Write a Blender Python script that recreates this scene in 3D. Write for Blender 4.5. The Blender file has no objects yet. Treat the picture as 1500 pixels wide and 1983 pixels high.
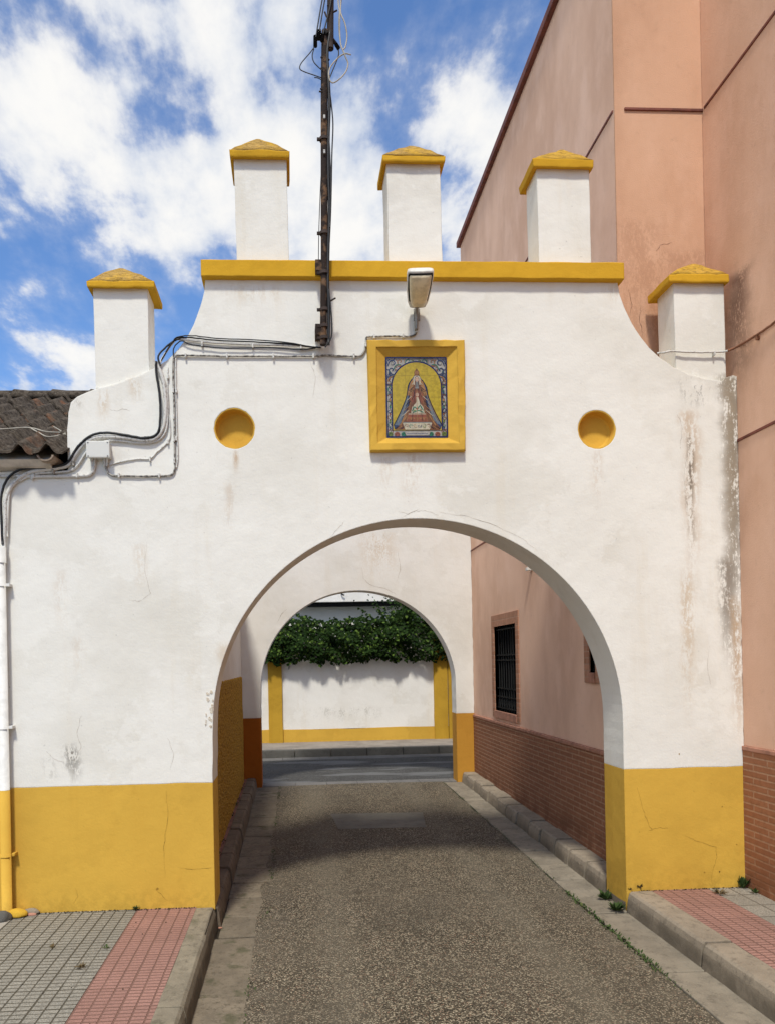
import bpy, bmesh, math, random
from mathutils import Vector, Matrix, noise as mnoise
C = bpy.context.scene.collection
rnd = random.Random(7)
# ---------------------------------------------------------------- camera
W0, H0 = 1500.0, 1983.0          # measuring grid of the photograph
FPX, YAW, ROLL, CAMZ = 1450.0, 0.053, 0.020, 1.65
VPX, VPY = 568.0, 1285.0
CXP = VPX + FPX*math.tan(YAW)*math.cos(ROLL)
CYP = VPY - FPX*math.tan(YAW)*math.sin(ROLL)
FW = Vector((math.sin(YAW), math.cos(YAW), 0))
R0 = Vector((math.cos(YAW), -math.sin(YAW), 0)); U0 = Vector((0, 0, 1))
RT = R0*math.cos(ROLL) - U0*math.sin(ROLL)
UP = U0*math.cos(ROLL) + R0*math.sin(ROLL)
EYE = Vector((0, 0, CAMZ))
cam = bpy.data.cameras.new('camera'); camo = bpy.data.objects.new('camera', cam); C.objects.link(camo)
cam.sensor_fit = 'VERTICAL'; cam.sensor_height = 36; cam.lens = FPX/H0*36
cam.shift_x = (W0/2-CXP)/H0; cam.shift_y = (CYP-H0/2)/H0
cam.clip_start = .05; cam.clip_end = 3000
M = Matrix(((RT.x, UP.x, -FW.x, 0), (RT.y, UP.y, -FW.y, 0), (RT.z, UP.z, -FW.z, CAMZ), (0, 0, 0, 1)))
camo.matrix_world = M
bpy.context.scene.camera = camo
def ray(u, v): return (FW*FPX + RT*(u-CXP) + UP*(CYP-v))
def py(u, v, Y): d = ray(u, v); return EYE + d*(Y/d.y)          # point of a measured line of sight on a plane of real depth
def pxx(u, v, X): d = ray(u, v); return EYE + d*(X/d.x)
def pz(u, v, Z): d = ray(u, v); return EYE + d*((Z-CAMZ)/d.z)

# ---------------------------------------------------------------- node helper
class NT:
    def __init__(s, tree): s.t = tree; s.n = tree.nodes; s.l = tree.links
    def new(s, ty, **kw):
        n = s.n.new(ty)
        for k, v in kw.items(): setattr(n, k, v)
        return n
    def put(s, sock, v):
        if v is None: return
        if isinstance(v, bpy.types.NodeSocket): s.l.new(v, sock)
        else:
            if sock.type == 'RGBA' and not isinstance(v, (int, float)) and len(v) == 3: v = (*v, 1)
            sock.default_value = v
    def m(s, op, a, b=None, c=None, clamp=False):
        n = s.new('ShaderNodeMath', operation=op, use_clamp=clamp)
        s.put(n.inputs[0], a); s.put(n.inputs[1], b); s.put(n.inputs[2], c); return n.outputs[0]
    def vm(s, op, a, b=None):
        n = s.new('ShaderNodeVectorMath', operation=op); s.put(n.inputs[0], a); s.put(n.inputs[1], b)
        return n.outputs[1] if op in ('DISTANCE', 'LENGTH', 'DOT_PRODUCT') else n.outputs[0]
    def mix(s, f, a, b, mode='MIX'):
        n = s.new('ShaderNodeMix', data_type='RGBA', blend_type=mode)
        s.put(n.inputs[0], f); s.put(n.inputs[6], a); s.put(n.inputs[7], b); return n.outputs[2]
    def sep(s, v):
        n = s.new('ShaderNodeSeparateXYZ'); s.put(n.inputs[0], v); return n.outputs
    def comb(s, x, y, z):
        n = s.new('ShaderNodeCombineXYZ'); s.put(n.inputs[0], x); s.put(n.inputs[1], y); s.put(n.inputs[2], z); return n.outputs[0]
    def noise(s, vec, scale, detail=4, rough=.55, dist=0, col=False):
        n = s.new('ShaderNodeTexNoise'); s.put(n.inputs['Vector'], vec)
        n.inputs['Scale'].default_value = scale; n.inputs['Detail'].default_value = detail
        n.inputs['Roughness'].default_value = rough; n.inputs['Distortion'].default_value = dist
        return n.outputs[1 if col else 0]
    def vor(s, vec, scale, feat='F1', out=0, rnd_=1):
        n = s.new('ShaderNodeTexVoronoi', feature=feat); s.put(n.inputs['Vector'], vec)
        n.inputs['Scale'].default_value = scale; n.inputs['Randomness'].default_value = rnd_
        return n.outputs[out]
    def mr(s, v, a, b, c=0, d=1, smooth=True):
        n = s.new('ShaderNodeMapRange', interpolation_type='SMOOTHSTEP' if smooth else 'LINEAR')
        s.put(n.inputs[0], v)
        for i, q in enumerate((a, b, c, d)): s.put(n.inputs[i+1], q)
        return n.outputs[0]
    def scale(s, v, sx, sy, sz): return s.vm('MULTIPLY', v, (sx, sy, sz))

# ---------------------------------------------------------------- world and sun
SUN_EL, SUN_AZ = math.radians(57), math.radians(12)      # sun behind the camera, slightly to its left
w = bpy.data.worlds.new('World'); bpy.context.scene.world = w; w.use_nodes = True
n = NT(w.node_tree); w.node_tree.nodes.clear()
skyn = n.new('ShaderNodeTexSky', sky_type='NISHITA', sun_disc=False)
skyn.sun_elevation = SUN_EL; skyn.sun_rotation = math.pi + SUN_AZ
skyn.air_density = 1.0; skyn.dust_density = .3; skyn.ozone_density = 2.5
D = n.new('ShaderNodeTexCoord').outputs['Generated']
dx, dy, dz = n.sep(D)
zz = n.m('ADD', n.m('MAXIMUM', dz, 0.0), .12)
P = n.comb(n.m('DIVIDE', dx, zz), n.m('DIVIDE', dy, zz), 0)
P = n.scale(P, 1.0, .62, 1)
big = n.noise(P, 3.2, 12, .52, 0)
fine = n.noise(n.vm('ADD', P, (3.1, 7.7, 1)), 11.0, 9, .60, 0)
dens = n.m('ADD', n.m('MULTIPLY', n.m('SUBTRACT', big, .5), 1.55), n.m('MULTIPLY', n.m('SUBTRACT', fine, .5), .62))
dens = n.m('ADD', dens, .455)
# broad cloud banks and clear gaps, by direction in the sky
blobs = [(250, 90, 330, .20), (60, 190, 150, .12), (470, 190, 200, .13), (60, 15, 110, -.10), (165, 78, 45, -.16),
         (60, 545, 230, -.20), (230, 455, 110, -.02), (330, 430, 170, .14), (120, 740, 110, .15), (290, 270, 70, -.12), (120, 340, 130, -.10),
         (760, 470, 280, .22), (690, 300, 190, .10), (930, 170, 150, .12), (480, 420, 200, .14), (770, 130, 90, -.09), (930, 40, 130, -.02), (560, 320, 160, .08),
         (1010, 90, 60, -.02), (700, 20, 100, .03), (470, 60, 80, -.05), (340, 640, 120, -.04)]
bsum = None
for (u, v, r, a) in blobs:
    c = ray(u, v).normalized()
    e = n.mr(n.vm('DISTANCE', D, tuple(c)), r/FPX*1.15, 0.0, 0, a)
    e = n.m('MULTIPLY', e, .80)
    bsum = e if bsum is None else n.m('ADD', bsum, e)
dens = n.m('ADD', dens, bsum)
fill_bank = n.mr(n.vm('DISTANCE', D, tuple(Vector((-.90, -.15, .42)).normalized())), .95, .25, 0, .45)   # added unseen cloud bank off to the left to brighten facing walls
dens = n.m('ADD', dens, fill_bank)
cov = n.m('ADD', n.m('MULTIPLY', n.mr(dens, .45, .62), .55), n.m('MULTIPLY', n.mr(dens, .32, .74), .45))
thick = n.mr(dens, .55, .88)
shade = n.noise(n.vm('ADD', P, (1.5, 2.2, 4)), 4.0, 6, .6)
ccol = n.mix(n.m('MULTIPLY', n.mr(shade, .38, .62), n.m('SUBTRACT', 1, thick)), (.83, .82, .80), (.56, .61, .70))
sc_ = n.vm('MULTIPLY', skyn.outputs[0], (.108, .136, .168))
final = n.mix(cov, sc_, ccol)
bg = n.new('ShaderNodeBackground'); n.put(bg.inputs[0], final); bg.inputs[1].default_value = 1.0
n.l.new(bg.outputs[0], n.new('ShaderNodeOutputWorld').inputs[0])
sun = bpy.data.lights.new('sun', 'SUN'); suno = bpy.data.objects.new('sun', sun); C.objects.link(suno)
sun.energy = 2.75; sun.angle = math.radians(6.5); sun.color = (1, .955, .85)
SUNDIR = Vector((-math.sin(SUN_AZ)*math.cos(SUN_EL), -math.cos(SUN_AZ)*math.cos(SUN_EL), math.sin(SUN_EL)))
suno.rotation_euler = SUNDIR.to_track_quat('Z', 'Y').to_euler(); suno.location = (0, 0, 20)
vs = bpy.context.scene.view_settings
vs.view_transform = 'Standard'; vs.look = 'None'; vs.exposure = 0.24; vs.gamma = 1
bpy.context.scene.cycles.max_bounces = 8
# ---------------------------------------------------------------- object helpers
def root_loc(o):
    v = Vector((0, 0, 0))
    while o: v += o.location; o = o.parent
    return v
def mk(name, bm, mat, parent=None, smooth=False):
    """link a bmesh (world coordinates) as one mesh object"""
    if parent is not None: off = root_loc(parent)
    else:
        lo = [min(v.co[i] for v in bm.verts) for i in range(3)]; hi = [max(v.co[i] for v in bm.verts) for i in range(3)]
        off = Vector(((lo[0]+hi[0])/2, (lo[1]+hi[1])/2, lo[2]))
    for v in bm.verts: v.co -= off
    me = bpy.data.meshes.new(name); bm.to_mesh(me); bm.free()
    for m_ in (mat if isinstance(mat, (list, tuple)) else [mat]): me.materials.append(m_)
    if smooth:
        for p in me.polygons: p.use_smooth = True
    o = bpy.data.objects.new(name, me); C.objects.link(o)
    if parent is not None: o.parent = parent
    else: o.location = off
    return o
def tag(o, label, cat, group=None, kind=None):
    if label: o['label'] = label
    if cat: o['category'] = cat
    if group: o['group'] = group
    if kind: o['kind'] = kind
    return o
def thing(name, loc, label, cat, group=None):
    o = bpy.data.objects.new(name, None); C.objects.link(o); o.location = loc; o.empty_display_size = .1
    return tag(o, label, cat, group)
def struct(o): o['kind'] = 'structure'; return o
def B(): return bmesh.new()
def box(bm, x0, x1, y0, y1, z0, z1, bev=0, mi=0, zf=None, jit=0):
    vs_ = [bm.verts.new((x, y, z)) for z in (z0, z1) for y in (y0, y1) for x in (x0, x1)]
    fs = [bm.faces.new([vs_[i] for i in f]) for f in ((0, 2, 3, 1), (4, 5, 7, 6), (0, 1, 5, 4), (2, 6, 7, 3), (0, 4, 6, 2), (1, 3, 7, 5))]
    for f in fs: f.material_index = mi
    out = list(vs_)
    if bev:
        es = list({e for f in fs for e in f.edges})
        r = bmesh.ops.bevel(bm, geom=es, offset=bev, segments=2, affect='EDGES', profile=.6)
        out = [v for v in r['verts']]
        for f in r['faces']: f.material_index = mi
    if jit:
        for v in out: v.co += Vector([rnd.uniform(-jit, jit) for _ in range(3)])
    if zf:
        for v in out: v.co.z += zf(v.co.y)
    return out
def quad(bm, pts, mi=0):
    f = bm.faces.new([bm.verts.new(p) for p in pts]); f.material_index = mi; return f
def catmull(pts, n_=6):
    pts = [Vector(p) for p in pts]
    if len(pts) < 3: return pts
    out = []
    P_ = [pts[0]*2-pts[1]] + pts + [pts[-1]*2-pts[-2]]
    for i in range(1, len(P_)-2):
        a, b, c, d = P_[i-1:i+3]
        for k in range(n_):
            t = k/n_
            out.append(.5*((2*b)+(c-a)*t+(2*a-5*b+4*c-d)*t*t+(3*b-a-3*c+d)*t**3))
    out.append(pts[-1]); return out
def tube(bm, pts, r, seg=8, smooth=6, mi=0, wob=0, flat=1):
    p = catmull(pts, smooth) if smooth else [Vector(q) for q in pts]
    rr = r if callable(r) else (lambda t: r)
    up = Vector((0.13, 1, .07)); rings = []
    for i, q in enumerate(p):
        t = (p[min(i+1, len(p)-1)] - p[max(i-1, 0)]).normalized()
        s_ = t.cross(up)
        if s_.length < .05: s_ = t.cross(Vector((1, .1, 0)))
        s_.normalize(); b_ = s_.cross(t).normalized()
        rad = rr(i/max(1, len(p)-1)); o = Vector([rnd.uniform(-wob, wob) for _ in range(3)])
        rings.append([bm.verts.new(q+o+(s_*math.cos(a)+b_*math.sin(a)*flat)*rad) for a in [2*math.pi*k/seg for k in range(seg)]])
    for a, b in zip(rings, rings[1:]):
        for k in range(seg):
            f = bm.faces.new((a[k], a[(k+1) % seg], b[(k+1) % seg], b[k])); f.material_index = mi; f.smooth = True
    for ring in (rings[0], rings[-1]):
        try: f = bm.faces.new(ring); f.material_index = mi
        except Exception: pass
def loft(bm, sections, mi=0, cap=True, smooth=False):
    rings = [[bm.verts.new(p) for p in s_] for s_ in sections]
    k_ = len(rings[0])
    for a, b in zip(rings, rings[1:]):
        for k in range(k_):
            f = bm.faces.new((a[k], a[(k+1) % k_], b[(k+1) % k_], b[k])); f.material_index = mi; f.smooth = smooth
    if cap:
        for r_ in (rings[0], rings[-1]): f = bm.faces.new(r_); f.material_index = mi
def resample(pts, step=.05, jit=.0025, closed=False, keep=True):
    out = []; N = len(pts)
    for i in range(N if closed else N-1):
        a = Vector(pts[i]); b = Vector(pts[(i+1) % N]); L = (b-a).length; k = max(1, int(L/step))
        for j in range(k):
            q = a.lerp(b, j/k)
            if jit and j: q = q + Vector((rnd.gauss(0, jit), rnd.gauss(0, jit)))
            out.append(q)
    if not closed: out.append(Vector(pts[-1]))
    return out
def slab(outer, holes, y0, y1):
    """polygon in (x,z), with holes, extruded from y0 to y1 -> bmesh"""
    cu = bpy.data.curves.new('t', 'CURVE'); cu.dimensions = '2D'; cu.fill_mode = 'BOTH'; cu.extrude = (y1-y0)/2
    for loop in [outer]+holes:
        sp = cu.splines.new('POLY'); sp.points.add(len(loop)-1); sp.use_cyclic_u = True
        for i, p in enumerate(loop): sp.points[i].co = (p[0], p[1], 0, 1)
    o = bpy.data.objects.new('t', cu); C.objects.link(o)
    dg = bpy.context.evaluated_depsgraph_get(); me = bpy.data.meshes.new_from_object(o.evaluated_get(dg))
    bm = B(); bm.from_mesh(me); bpy.data.objects.remove(o); bpy.data.curves.remove(cu); bpy.data.meshes.remove(me)
    for v in bm.verts: v.co = Vector((v.co.x, (y0+y1)/2 - v.co.z, v.co.y))
    bmesh.ops.remove_doubles(bm, verts=bm.verts, dist=1e-5)
    bmesh.ops.recalc_face_normals(bm, faces=bm.faces)
    for f in bm.faces: f.smooth = False
    return bm

# ---------------------------------------------------------------- materials
def material(name, rough=.9, spec=.3):
    m = bpy.data.materials.new(name); m.use_nodes = True; t = NT(m.node_tree); m.node_tree.nodes.clear()
    b = t.new('ShaderNodeBsdfPrincipled'); o = t.new('ShaderNodeOutputMaterial'); t.l.new(b.outputs[0], o.inputs[0])
    b.inputs['Roughness'].default_value = rough; b.inputs['Specular IOR Level'].default_value = spec
    t.pos = t.new('ShaderNodeNewGeometry').outputs['Position']; t.b = b; m['_'] = 1
    return m, t
def finish(t, col, h=None, strength=.4, dist=.01, bevel=0, rough=None):
    t.put(t.b.inputs['Base Color'], col)
    if rough is not None: t.put(t.b.inputs['Roughness'], rough)
    nrm = None
    if bevel:
        bv = t.new('ShaderNodeBevel', samples=4); bv.inputs[0].default_value = bevel; nrm = bv.outputs[0]
    if h is not None:
        bp = t.new('ShaderNodeBump'); bp.inputs['Strength'].default_value = strength; bp.inputs['Distance'].default_value = dist
        t.put(bp.inputs['Height'], h)
        if nrm is not None: t.l.new(nrm, bp.inputs['Normal'])
        nrm = bp.outputs[0]
    if nrm is not None: t.l.new(nrm, t.b.inputs['Normal'])
def simple(name, col, rough=.6, spec=.4, var=.15, sc=30, bump=.15, metal=0, col2=None, f0=.4, f1=.65):
    m, t = material(name, rough, spec)
    nz = t.noise(t.pos, sc, 5, .6)
    c2 = col2 if col2 else tuple(c*(1-var*2) for c in col)
    finish(t, t.mix(t.mr(nz, f0, f1), col, c2), t.noise(t.pos, sc*6, 4), bump, .004)
    t.b.inputs['Metallic'].default_value = metal
    return m
def streak(t, x, z0, z1, wd, soft=.12, along='x', thr=(.42, .62), sc=(30, 1, 4), seed=0):
    """mask of a run-down stain between heights z0 (bottom) and z1 (top)"""
    X_, Y_, Z_ = t.xyz
    h = X_ if along == 'x' else Y_
    C_ = t.__dict__.setdefault('cache', {})
    def cached(k, f):
        if k not in C_: C_[k] = f()
        return C_[k]
    wv = cached('w', lambda: t.m('SUBTRACT', t.noise(t.scale(t.pos, 2, 2, 5), 1, 4, .6), .5))
    g = t.mr(t.m('ABSOLUTE', t.m('MULTIPLY_ADD', wv, wd*1.6, t.m('SUBTRACT', h, x))), wd*1.15, 0.0, 0, 1)
    vz = t.mr(Z_, z0, z0+(z1-z0)*.75, 0, 1)
    if z1 < 90: vz = t.m('MULTIPLY', vz, t.mr(Z_, z1+.02, z1-.06, 0, 1))
    big = sc[0] < 15
    nz = cached(('n', big), lambda: t.m('MULTIPLY_ADD', cached('f', lambda: t.m('SUBTRACT', t.noise(t.scale(t.pos, 1, 1, .5), 70, 5, .7), .5)), 1.1,
        t.noise(t.scale(t.pos, (9 if big else 28) if along == 'x' else 1, 1 if along == 'x' else (9 if big else 28), 3 if big else 4.5), 1, 6, .65)))
    nz = t.mr(nz, thr[0], thr[1])
    return t.m('MULTIPLY', t.m('MULTIPLY', g, vz), nz)
YG = pz(1207, 1765, 0).y                     # front of the gateway
TG = .31                                     # its thickness
Y2 = YG*2.0                                  # front of the rear gateway
XIN, XOUT = 2.30, 2.93
def fx(u, v, Y=None): p = py(u, v, YG if Y is None else Y); return (p.x, p.z)

def plaster(name, base, marks=(), mott=(.90, .88), warm=(.62, .52, .38), tintamt=.35, bump=.35, low=0):
    m, t = material(name, .92, .2); t.xyz = t.sep(t.pos)
    a = t.noise(t.pos, 1.6, 6, .6); b = t.noise(t.vm('ADD', t.pos, (9, 3, 5)), 7, 6, .65)
    col = t.mix(t.mr(a, .35, .7), base, tuple(c*k for c, k in zip(base, (mott[0], mott[0]*.99, mott[0]*.965))))
    vstr = t.noise(t.scale(t.pos, 7, 7, .7), 1, 6, .6)
    col = t.mix(t.m('MULTIPLY', t.mr(vstr, .52, .78), tintamt), col, tuple(c*k for c, k in zip(base, (.86, .79, .68))))
    col = t.mix(t.m('MULTIPLY', t.mr(b, .55, .8), .30), col, tuple(c*.82 for c in base))
    col = t.mix(t.m('MULTIPLY', t.mr(t.noise(t.vm('ADD', t.pos, (2, 5, 8)), 1.1, 8, .7), .50, .535), .55), col, tuple(min(1, c*k) for c, k in zip(base, (1.03, 1.035, 1.04))))
    if low: col = t.mix(t.m('MULTIPLY', t.m('MULTIPLY', t.mr(t.xyz[2], .34, .13), t.mr(t.noise(t.pos, 19, 6, .75), .40, .60)), low), col, tuple(c*.50 for c in base))
    sp_ = t.mr(t.noise(t.pos, 42, 3, .5), .735, .77)
    col = t.mix(t.m('MULTIPLY', sp_, .35), col, tuple(c*.45 for c in base))
    for (k, args, c, amt) in marks:
        mk_ = k(t, *args) if callable(k) else streak(t, *args[0], **args[1])
        col = t.mix(t.m('MULTIPLY', mk_, amt), col, c)
    h = t.m('ADD', t.m('MULTIPLY', t.noise(t.pos, 9, 4, .55), 1.3), t.m('MULTIPLY', t.noise(t.pos, 75, 5, .65), .35))
    h = t.m('ADD', h, t.m('MULTIPLY', t.noise(t.pos, 2.2, 3, .5), 3.0))
    finish(t, col, h, bump*.75, .012, bevel=.009)
    return m
def S(u, vt, vb, wd, seed=0, thr=(.42, .62), sc=(30, 1, 4)):
    x, z1 = fx(u, vt); _, z0 = fx(u, vb); return ((x, z0, z1, wd), dict(thr=thr, sc=sc, seed=seed))
BLK = (.10, .085, .07); RUST = (.50, .34, .20); TAN = (.60, .48, .34)
gate_marks = [(None, S(1333, 790, 1200, .085, 1, (.30, .58)), RUST, .6), (None, S(1333, 840, 1120, .035, 2, (.44, .56)), BLK, .75),
    (None, S(1325, 1120, 1400, .06, 2.5), TAN, .5),
    (None, S(1412, 720, 1420, .10, 3, (.33, .49), (22, 1, 5)), (.16, .12, .08), .92), (None, S(1410, 720, 1300, .07, 3, (.20, .50), (22, 1, 5)), (.42, .35, .26), .55), (None, S(1408, 1080, 1330, .08, 4, (.38, .6)), (.25, .21, .17), .8),
    (None, S(1425, 1180, 1480, .05, 5, (.4, .6)), RUST, .5), (None, S(1330, 1100, 1470, .06, 12, (.34, .6)), TAN, .5), (None, S(1425, 1150, 1480, .06, 13, (.30, .6)), RUST, .5),
    (None, S(797, 873, 1000, .10, 6, (.30, .62), (12, 1, 2)), RUST, .42), (None, S(745, 873, 990, .06, 6.5, (.35, .6)), TAN, .35),
    (None, S(457, 868, 925, .025, 7, (.3, .5)), RUST, .75), (None, S(1153, 868, 1000, .05, 8, (.38, .6)), RUST, .32),
    (None, S(138, 1440, 1527, .065, 9, (.42, .56), (30, 1, 14)), BLK, .75), (None, S(95, 1465, 1527, .05, 9.5, (.48, .6)), BLK, .35),
    (None, S(272, 1050, 1170, .06, 10, (.36, .6)), TAN, .40), (None, S(443, 930, 1060, .05, 11, (.36, .6)), RUST, .30),
    (None, S(120, 1100, 1250, .06, 14, (.36, .6)), RUST, .22), (None, S(150, 1230, 1330, .06, 15, (.36, .6)), RUST, .2),
    (None, S(435, 1240, 1330, .06, 16, (.3, .6), (10, 1, 4)), TAN, .55),
    (None, S(200, 752, 830, .05, 17, (.36, .6)), TAN, .7), (None, S(265, 725, 790, .06, 18, (.4, .58), (22, 1, 10)), TAN, .65),
    (None, S(150, 765, 800, .05, 19, (.38, .6)), (.35, .3, .25), .6),
    (None, S(500, 548, 600, .30, 20, (.45, .65)), TAN, .4), (None, S(1190, 545, 600, .1, 21, (.4, .6)), TAN, .4),
    (None, S(1350, 730, 800, .12, 22, (.52, .62), (30, 1, 20)), BLK, .6), (None, S(620, 670, 760, .05, 23), (.5, .45, .38), .4)]
M_white = plaster('white_plaster', (.82, .805, .745), gate_marks)
M_white2 = plaster('white_plaster_far', (.84, .82, .78), [
    (None, ((.9, .50, .85, .9), dict(seed=3, thr=(.45, .7), sc=(8, 1, 12))), (.35, .33, .28), .5)])
M_reveal = plaster('grey_white_plaster', (.82, .78, .73))
M_yel = plaster('yellow_paint', (.66, .40, .062), mott=(.86, .84), tintamt=.45, bump=.35, low=.32)
M_yelcap = plaster('yellow_cap_paint', (.64, .36, .025), mott=(.85, .8), tintamt=.4, bump=.5)
M_orange = plaster('orange_paint', (.55, .27, .04), mott=(.9, .85), tintamt=.5)
M_orange_shade = plaster('shaded_orange_paint', (.36, .105, .012), mott=(.9, .85))  # orange of the rear left pier with its shade put into the colour
M_pil = plaster('ochre_paint', (.52, .31, .035), mott=(.85, .8), tintamt=.5, bump=.5)
# rough crown of the caps: cracked mortar
def cap_top():
    m, t = material('cracked_cap_mortar', .95, .15)
    q = t.scale(t.pos, 1, 1, 2.6); nz = t.noise(q, 24, 7, .75); cr = t.noise(q, 11, 6, .7)
    X_, Y_, Z_ = t.sep(t.pos)
    old = t.m('MULTIPLY', t.mr(X_, fx(900, 300)[0]+.3, fx(900, 300)[0]-.2, .05, 1), t.mr(t.noise(t.pos, 7, 4), .36, .55))
    col = t.mix(t.mr(nz, .40, .62), (.62, .37, .05), (.52, .31, .06))
    col = t.mix(t.m('MULTIPLY', old, .55), col, (.42, .28, .12))
    rid = t.m('ABSOLUTE', t.m('SUBTRACT', cr, .5))
    col = t.mix(t.m('MULTIPLY', t.m('MULTIPLY', t.mr(rid, .022, .004), t.mr(nz, .46, .60)), .8), col, (.16, .09, .03))
    finish(t, col, t.m('ADD', t.m('MULTIPLY', nz, 1.5), t.mr(rid, 0, .05)), .6, .010); return m
M_captop = cap_top()
# pink render
def pink(name, base, marks=()):
    m, t = material(name, .93, .15); t.xyz = t.sep(t.pos)
    a = t.noise(t.scale(t.pos, 1, 1, .45), 1.5, 5, .6); b = t.noise(t.scale(t.pos, 2, 2, 1.1), 2.0, 8, .62)
    col = t.mix(t.mr(a, .35, .65), base, tuple(c*k for c, k in zip(base, (.84, .80, .77))))
    col = t.mix(t.m('MULTIPLY', t.mr(b, .45, .7), .5), col, tuple(c*k for c, k in zip(base, (1.08, 1.12, 1.18))))
    col = t.mix(t.m('MULTIPLY', t.mr(t.noise(t.pos, 18, 6, .7), .55, .8), .3), col, tuple(c*.6 for c in base))
    for (args, c, amt) in marks: col = t.mix(t.m('MULTIPLY', streak(t, *args[0], **args[1]), amt), col, c)
    finish(t, col, t.m('ADD', t.noise(t.pos, 120, 4, .6), t.m('MULTIPLY', t.noise(t.pos, 3, 3), 3)), .3, .008, bevel=.01)
    return m
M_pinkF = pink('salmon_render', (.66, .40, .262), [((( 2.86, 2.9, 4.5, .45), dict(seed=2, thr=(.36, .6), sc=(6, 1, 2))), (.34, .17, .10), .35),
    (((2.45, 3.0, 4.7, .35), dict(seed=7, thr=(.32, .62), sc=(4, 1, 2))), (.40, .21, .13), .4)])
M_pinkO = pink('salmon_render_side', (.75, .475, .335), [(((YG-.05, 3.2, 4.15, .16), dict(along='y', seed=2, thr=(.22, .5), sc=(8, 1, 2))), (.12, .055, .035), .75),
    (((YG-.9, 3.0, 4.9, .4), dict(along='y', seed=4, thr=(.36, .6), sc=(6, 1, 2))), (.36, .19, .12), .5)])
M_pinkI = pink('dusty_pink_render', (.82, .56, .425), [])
M_maroon = simple('maroon_trim', (.20, .06, .04), .7, var=.2, sc=12)
M_ledge = simple('pink_ledge', (.45, .22, .15), .85, var=.15, sc=12)
def brick(name, c1, c2, mortar, w_=.29, h_=.043, ax='y', ms=.0065):
    m, t = material(name, .88, .2); X_, Y_, Z_ = t.sep(t.pos)
    bt = t.new('ShaderNodeTexBrick'); t.put(bt.inputs['Vector'], t.comb(Y_ if ax == 'y' else X_, Z_, 0))
    bt.inputs['Scale'].default_value = 1; bt.inputs['Brick Width'].default_value = w_; bt.inputs['Row Height'].default_value = h_
    bt.inputs['Mortar Size'].default_value = ms; bt.inputs['Mortar Smooth'].default_value = .3; bt.inputs['Bias'].default_value = 0
    t.put(bt.inputs['Color1'], c1); t.put(bt.inputs['Color2'], c2); t.put(bt.inputs['Mortar'], mortar)
    nz = t.noise(t.pos, 25, 5, .6)
    col = t.mix(t.m('MULTIPLY', t.mr(nz, .4, .7), .45), bt.outputs[0], tuple(c*.6 for c in c1))
    col = t.mix(t.m('MULTIPLY', t.mr(Z_, .5, .12), t.mr(t.noise(t.pos, 6, 4), .35, .65)), col, tuple(c*.7 for c in c2))
    finish(t, col, t.m('SUBTRACT', t.m('MULTIPLY', nz, .3), bt.outputs[1]), .7, .006); return m
M_brickI = brick('brown_brick', (.33, .15, .085), (.27, .12, .066), (.42, .25, .16))
M_brickX = brick('brown_brick_front', (.30, .105, .05), (.23, .08, .038), (.36, .22, .14), ax='x')
M_soldier = brick('brick_surround', (.50, .26, .17), (.42, .21, .13), (.45, .28, .20), w_=.05, h_=.11)
M_soldierV = brick('brick_surround_side', (.50, .26, .17), (.36, .17, .10), (.45, .28, .20), w_=.5, h_=.05)
def rough_yellow():
    m, t = material('rough_cast_yellow', .95, .15); v = t.vor(t.pos, 42, 'F1'); nz = t.noise(t.pos, 30, 5, .7)
    col = t.mix(t.mr(nz, .38, .62), (.74, .43, .06), (.36, .18, .025))
    finish(t, col, t.m('ADD', nz, v), 1.0, .03); return m
M_rough = rough_yellow()
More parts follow.
